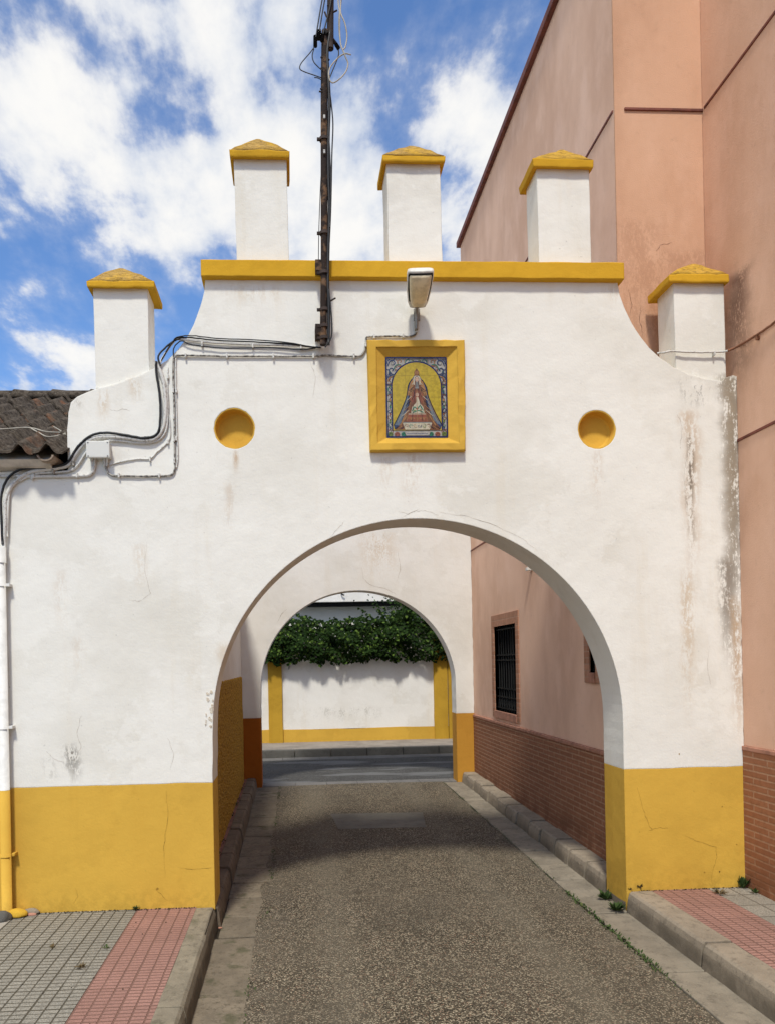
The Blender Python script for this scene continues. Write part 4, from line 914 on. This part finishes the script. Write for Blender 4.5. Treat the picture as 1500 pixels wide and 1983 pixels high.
g.faces.new([g.verts.new((XHW+.001, ys_[-1], .08))]+list(reversed(prev))); g.faces.new([g.verts.new((XHW+.001, ys_[0], .08))]+first)
bmesh.ops.recalc_face_normals(g, faces=g.faces); mk('rough_cast_dado', g, M_rough, lh)
# pantile roof
g = B(); PER = .165; CL = .34; xlim = fx(127, 880, YG-.1)[0]
def tile_surf(x, ph): return .030*math.cos(2*math.pi*x/PER) + .010*math.cos(4*math.pi*x/PER)
ncol = 34; x_start = -.72
for side in (0, 1):
    ncrs = int(RD/CL)+1
    for c_ in range(ncrs):
        for k in range(ncol):
            xr_ = x_start-k*PER; xl_ = xr_-PER*1.04
            d0 = c_*CL; d1 = min(d0+CL*1.10, RD)
            if d0 >= RD: continue
            jx, jz = rnd.uniform(-.006, .006), rnd.uniform(0, .010); ja = rnd.uniform(-.012, .012)
            if side == 0 and d0 < .46 and xr_ > xlim+.01:
                if xl_ > xlim-.02: continue
                xr_ = xlim
            rows = []
            for (dd_, lift) in ((d0, .020), (d0+(d1-d0)*.5, .010), (d1, .0)):
                row = []
                for q in range(9):
                    x = xl_+(xr_-xl_)*q/8
                    y = (ye0+dd_) if side == 0 else (2*yr-ye0-dd_)
                    z = ez+dd_*SL+tile_surf(x-x_start+PER/2, 0)+lift+jz+ja*(q/8-.5)
                    row.append(Vector((x+jx, y+(.01*mnoise.noise(Vector((x*9, c_, 2))) if dd_ == d0 else 0), z)))
                rows.append(row)
            T_ = [[g.verts.new(p) for p in r_] for r_ in rows]; Bt = [[g.verts.new(p-Vector((0, 0, .014))) for p in r_] for r_ in rows]
            for r_ in range(2):
                for q in range(8):
                    f = g.faces.new((T_[r_][q], T_[r_][q+1], T_[r_+1][q+1], T_[r_+1][q])); f.smooth = True
                    g.faces.new((Bt[r_][q], Bt[r_+1][q], Bt[r_+1][q+1], Bt[r_][q+1]))
            for q in range(8): g.faces.new((T_[0][q], Bt[0][q], Bt[0][q+1], T_[0][q+1]))
            for r_ in range(2):
                g.faces.new((T_[r_][0], T_[r_+1][0], Bt[r_+1][0], Bt[r_][0])); g.faces.new((T_[r_][8], Bt[r_][8], Bt[r_+1][8], T_[r_+1][8]))
bmesh.ops.recalc_face_normals(g, faces=g.faces)
roof = mk('roof', g, M_tile, lh)
g = B(); x = x_start
while x > -6.2:
    secs = []
    for i in range(4):
        xx = x-.36*i/3; R_ = .085+(.012 if i == 3 else 0)
        secs.append([(xx, yr+R_*math.cos(a)*1.2, zrg-.02+R_*math.sin(a)) for a in [math.pi*j/8 for j in range(9)]] + [(xx, yr-R_*1.0, zrg-.03), (xx, yr+R_*1.0, zrg-.03)])
    loft(g, secs, smooth=True); x -= .335
bmesh.ops.recalc_face_normals(g, faces=g.faces); mk('ridge_tiles', g, M_tile, roof)
g = B(); loft(g, [[(x, YG-.10, ez-.028), (x, YG+TG, roofz(YG+TG)-.04), (x, YG+TG, zt_h+.0), (x, YG-.0, zt_h+.0), (x, YG-.06, ez-.06)] for x in (xlim-.10, -6)]); bmesh.ops.recalc_face_normals(g, faces=g.faces)
mk('eave_mortar', g, simple('eave_plaster', (.62, .56, .48), .95, .1, sc=9), lh)
g = B(); box(g, xlim-.098, fx(133, 0)[0], YG+.10, YG+.14, zt_h-.01, ez+.10); mk('eave_gap_shade', g, M_dark, lh)  # near-black block stands in for the shade inside the eave gap
# the loose channel tile lying in the eave gap
p = py(92, 893, YG-.09); g = B(); secs = []
for i in range(5):
    y = p.y-.04+i*.06; R_ = .050+.003*i
    oo = [(p.x+R_*math.cos(a), y, p.z+.028+R_*math.sin(a)*.75) for a in [math.pi+math.pi*j/10 for j in range(11)]]; ii = [(p.x+(R_-.011)*math.cos(a), y, p.z+.028+(R_-.011)*math.sin(a)*.75) for a in [2*math.pi-math.pi*j/10 for j in range(11)]]
    secs.append(oo+ii)
loft(g, secs, smooth=True); bmesh.ops.recalc_face_normals(g, faces=g.faces); mk('channel_tile', g, M_mortar, lh)
# wires draped across the tiles
for (pp, lb) in (([(-30, 833), (20, 830), (50, 828), (68, 830), (90, 836), (128, 838)], 'pale wire lying across the pantiles'), ([(60, 829), (76, 838), (95, 846), (128, 840)], 'short pale wire branching over the pantiles'), ([(104, 826), (116, 833), (128, 842)], 'tiny pale wire at the roof corner')):
    g = B(); tube(g, [py(u, v, ye0+.22+max(0, (860-v))*.006) for u, v in pp], .0045, 6, 5); tag(mk('cable', g, M_cabi), lb, 'cable', 'wires draped over the pantile roof')
tag(cable('cable', [(-20, 905, .012), (30, 907, .012), (66, 903, .02), (90, 901, .03)], .003, M_cabk, None), 'thin dark wire along the wall under the eave', 'cable')

# ---------------------------------------------------------------- rear gateway
rg = thing('gateway', (.8, Y2, 0), 'rear white gateway with a round arch seen through the front arch', 'gateway')
f2 = lambda u, v: fx(u, v, Y2)
A2 = arc(694, 1332, 188.5, Y2, 60); a2l, a2r = f2(505.5, 1392)[0], f2(882.5, 1380)[0]; A2 = [(min(max(x, a2l), a2r), z) for x, z in A2]
zd2 = (f2(488, 1392)[1]+f2(897, 1380)[1])/2; TOP2 = 4.3
outer = [(XHW-1.2, zd2), (XHW-1.2, 3.3), (XHW-.4, 3.45), (-.2, TOP2), (1.95, TOP2), (XIN-.002, 3.9), (XIN-.002, zd2), (a2r, zd2)] + list(reversed(A2)) + [(a2l, zd2)]
bm = slab(resample(outer, .06, .0015, True), [], Y2, Y2+.25); mk('wall', bm, plaster('rear_white_plaster', (.80, .785, .74), [
    (None, ((f2(735, 1100)[0], f2(735, 1150)[1], f2(735, 1030)[1], .30), dict(seed=4, thr=(.4, .62), sc=(6, 1, 3))), TAN, .6)]), rg)
for (x0_, x1_, mt, lb) in ((XHW-1.2, a2l, M_orange_shade, 'orange painted base of the left pier, darkened for shade'), (a2r, XIN-.002, M_orange, 'orange painted base of the right pier')):
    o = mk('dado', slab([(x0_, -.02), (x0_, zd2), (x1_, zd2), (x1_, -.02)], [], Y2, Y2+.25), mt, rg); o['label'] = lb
g = B(); box(g, -.26, 2.0, Y2-.04, Y2+.29, TOP2, TOP2+.14, .01); mk('cornice', g, M_yelcap, rg)
for c in ([(700, 1100), (704, 1120), (715, 1132), (745, 1140), (765, 1150)], [(538, 1205), (545, 1190), (556, 1180)], [(770, 1070), (775, 1100), (768, 1125)]): g = B(); ribbon(g, [f2(*p) for p in c], .0028, Y2-.0015); mk('plaster_crack', g, M_crack, rg)

# ---------------------------------------------------------------- pink building
pb = thing('building', (6, YG, 0), 'tall salmon pink building on the right with brown brick base and maroon trim', 'building')
ZT = 7.07+.03; YFAC = YG+TG+.03; YBE = Y2+.25
zdO, zdI = 1.055, .952
def panel(pts, mat, name, th=None):
    g = B(); quad(g, pts); bmesh.ops.recalc_face_normals(g, faces=g.faces); return mk(name, g, mat, pb)
# outer wall (x = XOUT), facing -x
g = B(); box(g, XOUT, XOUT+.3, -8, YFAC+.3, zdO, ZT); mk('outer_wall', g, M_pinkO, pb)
g = B(); box(g, XIN, XOUT-.001, YFAC, YFAC+.008, zdI, ZT-.001); mk('end_wall', g, M_pinkF, pb)
g = B(); box(g, XOUT-.012, XOUT+.29, -8, YG-.001, -.02, zdO-.028); mk('brick_dado', g, brick('brown_brick_outer', (.38, .17, .09), (.32, .135, .07), (.44, .26, .165)), pb)
g = B(); box(g, XOUT-.018, XOUT+.28, -8, YG-.001, zdO-.028, zdO-.001, .004); mk('dado_ledge', g, M_ledge, pb)
# inner wall with window openings
w1 = (pxx(1005, 1290, XIN).y, pxx(953, 1290, XIN).y, pxx(957, 1388, XIN).z, pxx(953, 1193, XIN).z)
w2 = (YFAC+.12+.28, pxx(1133, 1322, XIN).y, pxx(1135, 1322, XIN).z, 2.17)
print('windows', w1, w2)
def yzslab(outer_, holes_, x0_, x1_):
    bm = slab(outer_, holes_, x0_, x1_)
    for v in bm.verts: v.co = Vector((v.co.y, v.co.x, v.co.z))
    bmesh.ops.recalc_face_normals(bm, faces=bm.faces); return bm
fw = .10
hole = lambda w_: [(w_[0]+fw, w_[2]+fw*.8), (w_[1]-fw, w_[2]+fw*.8), (w_[1]-fw, w_[3]-fw*1.3), (w_[0]+fw, w_[3]-fw*1.3)]
mk('inner_wall', yzslab([(YFAC+.009, zdI), (YFAC+.009, ZT), (YBE, ZT), (YBE, zdI)], [hole(w1), hole(w2)], XIN, XIN+.28), M_pinkI, pb)
g = B(); box(g, XIN-.014, XIN+.27, YFAC+.0, YBE, .0, zdI-.03); mk('brick_dado', g, M_brickI, pb)
g = B(); box(g, XIN-.022, XIN+.26, YFAC+.0, YBE, zdI-.03, zdI-.001, .004); mk('dado_ledge', g, M_ledge, pb)
for w_ in (w1, w2):
    y0, y1, z0, z1 = w_; g = B(); box(g, XIN-.01, XIN+.16, y0, y1, z1-fw*1.3, z1, .002)
    win = thing('window', (XIN, (y0+y1)/2, z0), None, None); win.parent = pb; win.location = Vector((XIN, (y0+y1)/2, z0))-pb.location
    mk('lintel', g, M_soldier, win)
    g = B(); box(g, XIN-.011, XIN+.16, y0, y0+fw, z0+.001, z1-fw*1.3-.001, .002); mk('brick_jamb', g, M_soldierV, win); g = B(); box(g, XIN-.011, XIN+.16, y1-fw, y1, z0+.001, z1-fw*1.3-.001, .002); mk('brick_jamb', g, M_soldierV, win)
    g = B(); box(g, XIN-.02, XIN+.16, y0+fw+.001, y1-fw-.001, z0, z0+fw*.8, .003); mk('sill', g, M_ledge, win)
    hy0, hy1, hz0, hz1 = y0+fw, y1-fw, z0+fw*.8, z1-fw*1.3
    g = B(); box(g, XIN+.12, XIN+.125, hy0, hy1, hz0, hz1); mk('pane', g, M_glass, win)
    g = B(); e = .035
    for (a, b, c, d) in ((hy0, hy0+e, hz0, hz1), (hy1-e, hy1, hz0, hz1), (hy0+e, hy1-e, hz0, hz0+e), (hy0+e, hy1-e, hz1-e, hz1), ((hy0+hy1)/2-.018, (hy0+hy1)/2+.018, hz0+e, hz1-e)): box(g, XIN+.08, XIN+.119, a, b, c, d, .003)
    mk('sash', g, M_dark, win)
    g = B(); nb = max(3, int((hy1-hy0)/.085))
    for k in range(1, nb): yb = hy0+(hy1-hy0)*k/nb; tube(g, [(XIN+.025, yb, hz0), (XIN+.025, yb, hz1)], .0065, 6, 0)
    for fz in (.04, .17, .27, .60, .66, .96): z = hz0+(hz1-hz0)*fz; box(g, XIN+.018, XIN+.034, hy0, hy1, z-.007, z+.007)
    zz0, zz1 = hz0+(hz1-hz0)*.04, hz0+(hz1-hz0)*.17
    for k in range(nb): yb0, yb1 = hy0+(hy1-hy0)*k/nb, hy0+(hy1-hy0)*(k+1)/nb; tube(g, [(XIN+.026, yb0, zz0), (XIN+.026, yb1, zz1)], .004, 5, 0); tube(g, [(XIN+.026, yb1, zz0), (XIN+.026, yb0, zz1)], .004, 5, 0)
    mk('grille', g, M_black, win)
g = B()                                  # body behind the faces and the flat roof
box(g, XIN+.285, 10, YFAC+.31, YBE-.001, 0, ZT-.02); box(g, XOUT+.31, 10, -8, YFAC+.30, 0, ZT-.02); mk('body', g, M_pinkI, pb)
zs1, zs2 = fx(1285, 213.5, YFAC)[1], 3.05
def sc(x0_, x1_, y0_, y1_, z_, name='string_course'): g = B(); box(g, x0_, x1_, y0_, y1_, z_-.0085, z_+.0085, .002); mk(name, g, M_maroon, pb)
sc(fx(1203, 0, YFAC)[0], fx(1367, 0, YFAC)[0], YFAC-.012, YFAC+.01, zs1); sc(XOUT-.008, XOUT+.01, -8, YFAC-.03, zs1); sc(XIN-.008, XIN+.01, YFAC+.02, YBE, zs1); sc(XOUT-.008, XOUT+.01, -8, YFAC-.02, zs2); sc(XIN-.008, XIN+.01, YFAC+.02, YBE, zs2)
g = B(); box(g, XIN-.045, 10, YFAC-.045, YBE+.045, ZT, ZT+.07, .005); box(g, XOUT-.045, 10, -8, YFAC-.047, ZT, ZT+.07, .005); mk('roof_edge', g, M_maroon, pb)
for c in ([(1240, 592), (1237, 620), (1243, 645), (1238, 670)], [(1268, 486), (1280, 474), (1300, 470)], [(1215, 560), (1222, 590), (1218, 612)]):
    g = B(); ribbon(g, [fx(u, v, YFAC) for u, v in c], .0022, YFAC-.001); mk('render_crack', g, simple('render_crack_dirt', (.28, .14, .09), .95, .05, bump=0), pb)
p = pxx(1028, 1101, XIN); g = B(); box(g, XIN-.05, XIN-.001, p.y-.03, p.y+.03, p.z-.02, p.z+.012, .004); tag(mk('wall_fixture', g, M_pvc), 'tiny pale fixture on the pink passage wall under the arch', 'fixture')

# ---------------------------------------------------------------- far wall, ivy, far house
fwall = thing('boundary_wall', (1, YW, ZS), 'white boundary wall with yellow pilasters and yellow base across the street', 'wall')
fy = lambda u, v: fx(u, v, YW)
zfb = ZS+.128; zfd = fy(700, 1410)[1]; zft = fy(700, 1205)[1]
g = B(); box(g, -XS, XS, YW+.0, YW+.25, zfd, zft); mk('wall', g, M_white2, fwall)
bm = slab(resample([(-XS, 0), (-XS, zfd), (XS, zfd), (XS, 0)], .3, .006, True), [], YW-.003, YW+.249); mk('base_band', bm, M_yel, fwall)
for (u0, u1) in ((520, 547), (840, 866.5)):
    x0_, x1_ = fx(u0, 1350, YW-.05)[0], fx(u1, 1350, YW-.05)[0]; W_ = x1_-x0_
    g = B(); secs = []
    for i in range(12):
        z = zfb-.02+(zft+.1-zfb)*i/11; j = lambda s_: .006*mnoise.noise(Vector((s_, z*4, u0))); secs.append([(x0_+j(1), YW-.05+j(2), z), (x1_+j(3), YW-.05+j(4), z), (x1_+j(3), YW+.05, z), (x0_+j(1), YW+.05, z)])
    loft(g, secs); bmesh.ops.recalc_face_normals(g, faces=g.faces); mk('pilaster', g, M_pil, fwall)
x0_ = fx(867.5, 1350, YW-.05)[0]; g = B(); box(g, x0_+.003, x0_+.30, YW-.05, YW+.05, zfb-.02, zft+.12, .006); mk('pilaster', g, M_pil, fwall)
for xx in (-2.6, -5.2, 4.8, 7.4):
    g = B(); box(g, xx, xx+.24, YW-.05, YW+.05, zfb-.02, zft+.1, .006); mk('pilaster', g, M_pil, fwall)
# ivy
ivy = thing('ivy', (1, YW, zfb), 'dense dark green ivy hanging over the top of the white boundary wall', 'ivy')
g = B(); ri = random.Random(11)
def ivyleaf(g, c, s_, nrm):
    nrm = nrm.normalized(); t_ = Vector((ri.uniform(-.5, .5), 0, -1)); t_ = (t_-nrm*t_.dot(nrm)).normalized(); s2 = nrm.cross(t_)
    pts = [(0, -.45), (.45, -.30), (.55, .1), (.2, .35), (0, .75), (-.2, .35), (-.55, .1), (-.45, -.30)]
    vv_ = [g.verts.new(c+s2*(a*s_)+t_*(b*s_)+nrm*(-.18*s_*abs(a))) for a, b in pts]; g.faces.new(vv_[0:4]+[vv_[4]]); g.faces.new([vv_[0], vv_[4]]+vv_[5:8])
def topz(x): u = 568+(x)*FPX/YW*1.0; h_ = zft+.05+.06*mnoise.noise(Vector((x*2.2, 1, 0)))+.05*mnoise.noise(Vector((x*6, 2, 0))); return h_+.42*max(0, min(1, (x-1.75)/.55))
def botz(x): return fy(700, 1281)[1]+.09*mnoise.noise(Vector((x*3, 5, 0)))+.07*mnoise.noise(Vector((x*9, 6, 0)))
for i in range(17000):
    x = ri.uniform(-2.2, 4.6)+.0; zt_, zb_ = topz(x), botz(x); t_ = ri.random()**.9; z = zb_+(zt_-zb_)*t_
    depth = .05+.24*math.sin(math.pi*min(1, .15+.75*t_))*(1+.9*mnoise.noise(Vector((x*3.5, z*4, 3)))); d_ = depth*(1-ri.random()**2*.6)
    y = YW-.02-d_
    if t_ > .86: y = YW+ri.uniform(-.32, .25)
    ivyleaf(g, Vector((x, y, z+ri.gauss(0, .02))), ri.uniform(.028, .060), Vector((ri.gauss(0, .5), -1, ri.gauss(.45, .5))))
for i in range(900):                       # bushy crown at the right
    a, b = ri.gauss(2.35, .35), ri.gauss(zft+.30, .16); ivyleaf(g, Vector((a, YW+ri.uniform(-.3, .3), b)), ri.uniform(.03, .055), Vector((ri.gauss(0, .7), -1, ri.gauss(.5, .6))))
for st in ((1.25, .16, 1.6), (1.5, .30, 1.75), (1.45, .22, 1.95), (.1, .1, .3)):     # upstanding shoots
    for k in range(26): t_ = k/25; ivyleaf(g, Vector((st[0]+(st[2]-st[0])*(1-t_)*.6+ri.gauss(0, .02), YW-.1, zft+.05+st[1]*t_*1.1+ri.gauss(0, .02))), ri.uniform(.03, .05), Vector((ri.gauss(0, .7), -1, ri.gauss(.5, .6))))
mk('foliage', g, M_ivy, ivy)
rs = random.Random(4)
for k in range(12):
    g = B(); x = rs.uniform(-2, 4.2); z0_ = botz(x)-rs.uniform(.0, .16) if k % 3 == 0 else botz(x)+.05; tube(g, [(x, YW-.012, z0_), (x+rs.uniform(-.05, .05), YW-.03, z0_+.25), (x+rs.uniform(-.1, .1), YW-.05, zft)], .006, 5, 4); mk('stem', g, M_twig, ivy)
# white house behind
YH = YW+1.6; hh = thing('house', (1, YH, 0), 'white flat roofed house behind the ivy with a black strip painted as the shadow under its fascia', 'house')
hz = lambda v, Y=None: fx(700, v, Y or YH)[1]
g = B(); box(g, -5, 9, YH, YH+5, 0, hz(1168)); mk('wall', g, plaster('house_plaster', (.55, .57, .55)), hh)
g = B(); box(g, -5.1, 9.1, YH-.28, YH+5.1, hz(1165, YH-.28), hz(1165, YH-.28)+.55, .01); mk('fascia', g, M_white2, hh)
g = B(); box(g, -5.05, 9.05, YH-.22, YH+.01, hz(1173, YH-.22), hz(1165.3, YH-.22), .002); mk('gutter', g, M_black, hh)  # black strip painted as the shadow under the fascia, no real gutter
p = py(662, 1150, YH-.32); g = B(); tube(g, [p+Vector((-.02, 0, .10)), p, p+Vector((.05, -.01, -.03))], .014, 6, 3); tag(mk('fascia_hook', g, M_black), 'small dark hook on the white fascia of the far house', 'hook')
# ---------------------------------------------------------------- weeds and rubble
def weed(u, v, zpl, s_, n_, mat, label, spread=1.0, tall=1.0, group='weeds growing in the joints', name='weed', P_=None):
    p = P_ if P_ is not None else pz(u, v, zpl); r_ = random.Random(int(u*7+v)); g = B()
    for i in range(n_):
        a = r_.uniform(0, 2*math.pi); L = s_*r_.uniform(.5, 1.1); lean = r_.uniform(.1, 1.1)*spread; d = Vector((math.cos(a)*lean, math.sin(a)*lean, tall)).normalized(); b0 = Vector(p)+Vector((math.cos(a), math.sin(a), 0))*s_*.15*r_.random()
        sdv = d.cross(Vector((0, 0, 1))).normalized()*L*r_.uniform(.10, .2); k1 = b0+d*L*.55; k2 = b0+d*L+Vector((d.x, d.y, -.5))*L*.15
        A_ = g.verts.new(b0); B_ = g.verts.new(k1+sdv); C_ = g.verts.new(k2); D_ = g.verts.new(k1-sdv); g.faces.new((A_, B_, C_)); g.faces.new((A_, C_, D_))
    return tag(mk(name, g, mat), label, 'weed', group)
weed(1172, 1742, .005, .075, 60, M_weed, 'green weed tuft against the right kerb, left of the pier foot', 1.2, .8)
weed(1193, 1764, .005, .07, 60, M_weed, 'lower green weed tuft at the right kerb below the pier corner', 1.2, .8)
weed(1236, 1722, KH, .055, 40, M_dry, 'dry brown weed at the foot of the right yellow pier', 1.0, .9)
weed(1220, 1724, KH, .03, 20, M_dry, 'tiny dry sprig at the corner of the right pier', 1.0, .8)
weed(1441, 1708, KH, .085, 26, M_weed, 'leafy green weed in the corner by the pink building', .8, 1.2, P_=Vector((2.885, YG-.03, KH)))
weed(1456, 1712, KH, .05, 18, M_weed, 'small weed against the brick base beside the corner weed', 1.0, .7, P_=Vector((2.895, YG-.14, KH)))
weed(1392, 1730, KH, .05, 24, M_dry, 'dry flattened weed on the grey pavers of the right pavement', 1.5, .5)
weed(262, 1762, KH, .035, 26, M_weed, 'small weed where red and grey pavers meet the left wall', 1.0, .9)
weed(376, 1752, KH, .045, 9, M_dry, 'thin reddish sprig at the left wall above the kerb', .5, 1.4)
weed(158, 1874, KH, .035, 18, M_dry, 'dry weed on the grey pavers farther from the wall', 1.4, .5)
weed(104, 1835, KH, .03, 14, M_dry, 'dry weed among the pavers at the far left', 1.4, .4)
weed(206, 1836, KH, .025, 12, M_weed, 'tiny weed in the joint between grey and red pavers', 1.4, .5)
g = B(); r_ = random.Random(5)             # sprigs in the gutter joints
def sprig(g, p, s_, n_):
    for i in range(n_):
        a = r_.uniform(0, 2*math.pi); b0 = p+Vector((r_.gauss(0, .012), r_.gauss(0, .03), 0)); d = Vector((math.cos(a)*.8, math.sin(a)*.8, .7)).normalized(); L = s_*r_.uniform(.4, 1); sdv = d.cross(Vector((0, 0, 1))).normalized()*L*.22
        g.faces.new((g.verts.new(b0), g.verts.new(b0+d*L*.6+sdv), g.verts.new(b0+d*L), g.verts.new(b0+d*L*.6-sdv)))
y = 2.4
while y < Y2:
    f_ = mnoise.noise(Vector((y*2.0, 3, 3)))
    if (f_ > -.05 or YG-.9 < y < YG+.5): sprig(g, Vector((1.878, y, zr(y)+.002)), .028 if YG-1 < y < YG+.4 else .016, 16 if YG-1 < y < YG+.4 else 6)
    if mnoise.noise(Vector((y*2.3, 8, 3))) > .05: sprig(g, Vector((-.25+(.05 if y > YG else 0), y, zr(y)+.002)), .02, 6)
    if y > YG+1.2: sprig(g, Vector((-.625, y, zr(y)+KH-.02)), .03, 3 if mnoise.noise(Vector((y*2.3, 1, 3))) > 0 else 0)
    y += .045
tag(mk('gutter_weeds', g, M_weed), 'small weeds and moss growing along the gutter joints', 'weeds', kind='stuff')
# dirt gathered along wall foot
g = B(); r_ = random.Random(9)
for i in range(420):
    k = r_.random()
    if k < .5: x, y, z = r_.uniform(-1.75, -.64), YG-.006-abs(r_.gauss(0, .010)), KH-.003
    elif k < .75: x, y, z = r_.uniform(2.2, 2.9), YG-.006-abs(r_.gauss(0, .010)), KH-.003
    else: x, y, z = r_.uniform(-1.9, -.7), r_.uniform(2.6, YG), KH-.003
    if k >= .75 and r_.random() < .6: continue
    s_ = r_.uniform(.002, .006); vv_ = [g.verts.new((x+s_*a, y+s_*b, z+s_*c)) for a, b, c in ((1, 0, 0), (-1, .2, 0), (0, 1, .1), (0, -1, 0), (.1, 0, 1.1))]
    for f_ in ((0, 2, 4), (2, 1, 4), (1, 3, 4), (3, 0, 4)): g.faces.new([vv_[q] for q in f_])
tag(mk('grit', g, M_soil), 'dark grit gathered along the foot of the walls and on the pavers', 'grit', kind='stuff')
# stone and rubble at the drainpipe foot
def rock(c, sx, sy, sz, mat, seed, name, label, cat, group=None):
    g = B(); bmesh.ops.create_icosphere(g, subdivisions=3, radius=1)
    for v in g.verts:
        k = 1+.18*mnoise.noise(v.co*1.3+Vector((seed, 0, 0)))+.06*mnoise.noise(v.co*4+Vector((seed, 3, 0))); v.co = Vector((v.co.x*sx*k, v.co.y*sy*k, max(-.3, v.co.z)*sz*k))+c
    return tag(mk(name, g, mat, smooth=True), label, cat, group)
p = py(33, 1760, YG-.055); rock(Vector((p.x, p.y, KH+.012)), .062, .045, .036, M_stone, 2, 'rock', 'yellow painted lump of rubble at the foot of the drainpipe', 'stone')
p = py(2, 1760, YG-.12); rock(Vector((p.x, p.y, KH+.01)), .06, .05, .045, M_kerbg, 5, 'rock', 'grey lump of rubble at the far left beside the painted one', 'stone')
p = py(60, 1758, YG-.02); rock(Vector((p.x, p.y, KH+.01)), .055, .022, .024, M_kerb, 7, 'rock', 'pale broken mortar lump right of the painted stone', 'stone')
p = pz(62, 1771, KH); rock(p, .03, .016, .012, M_ledge, 9, 'rock', 'small reddish brick chip in front of the mortar lump', 'stone')
for k, (u, v, lb) in enumerate(((427, 1797, 'orange chip lying in the left gutter near the wall'), (395, 1882, 'tan chip lying in the left gutter nearer the camera'), (1237, 1872, 'pale pinkish chip on the asphalt near the right gutter'))):
    rock(pz(u, v, .006), .014, .009, .006, M_ledge if k < 1 else M_kerb, 20+k, 'stone_chip', lb, 'stone chip')
p = pz(5, 1772, KH); g = B(); vs4 = [p+Vector(q) for q in ((-.04, -.012, .001), (.03, -.016, .001), (.035, .012, .004), (-.03, .015, .012))]; loft(g, [vs4, [q+Vector((0, 0, .002)) for q in vs4]]); tag(mk('paper_scrap', g, M_box), 'white scrap of paper below the drainpipe at the left edge', 'litter')
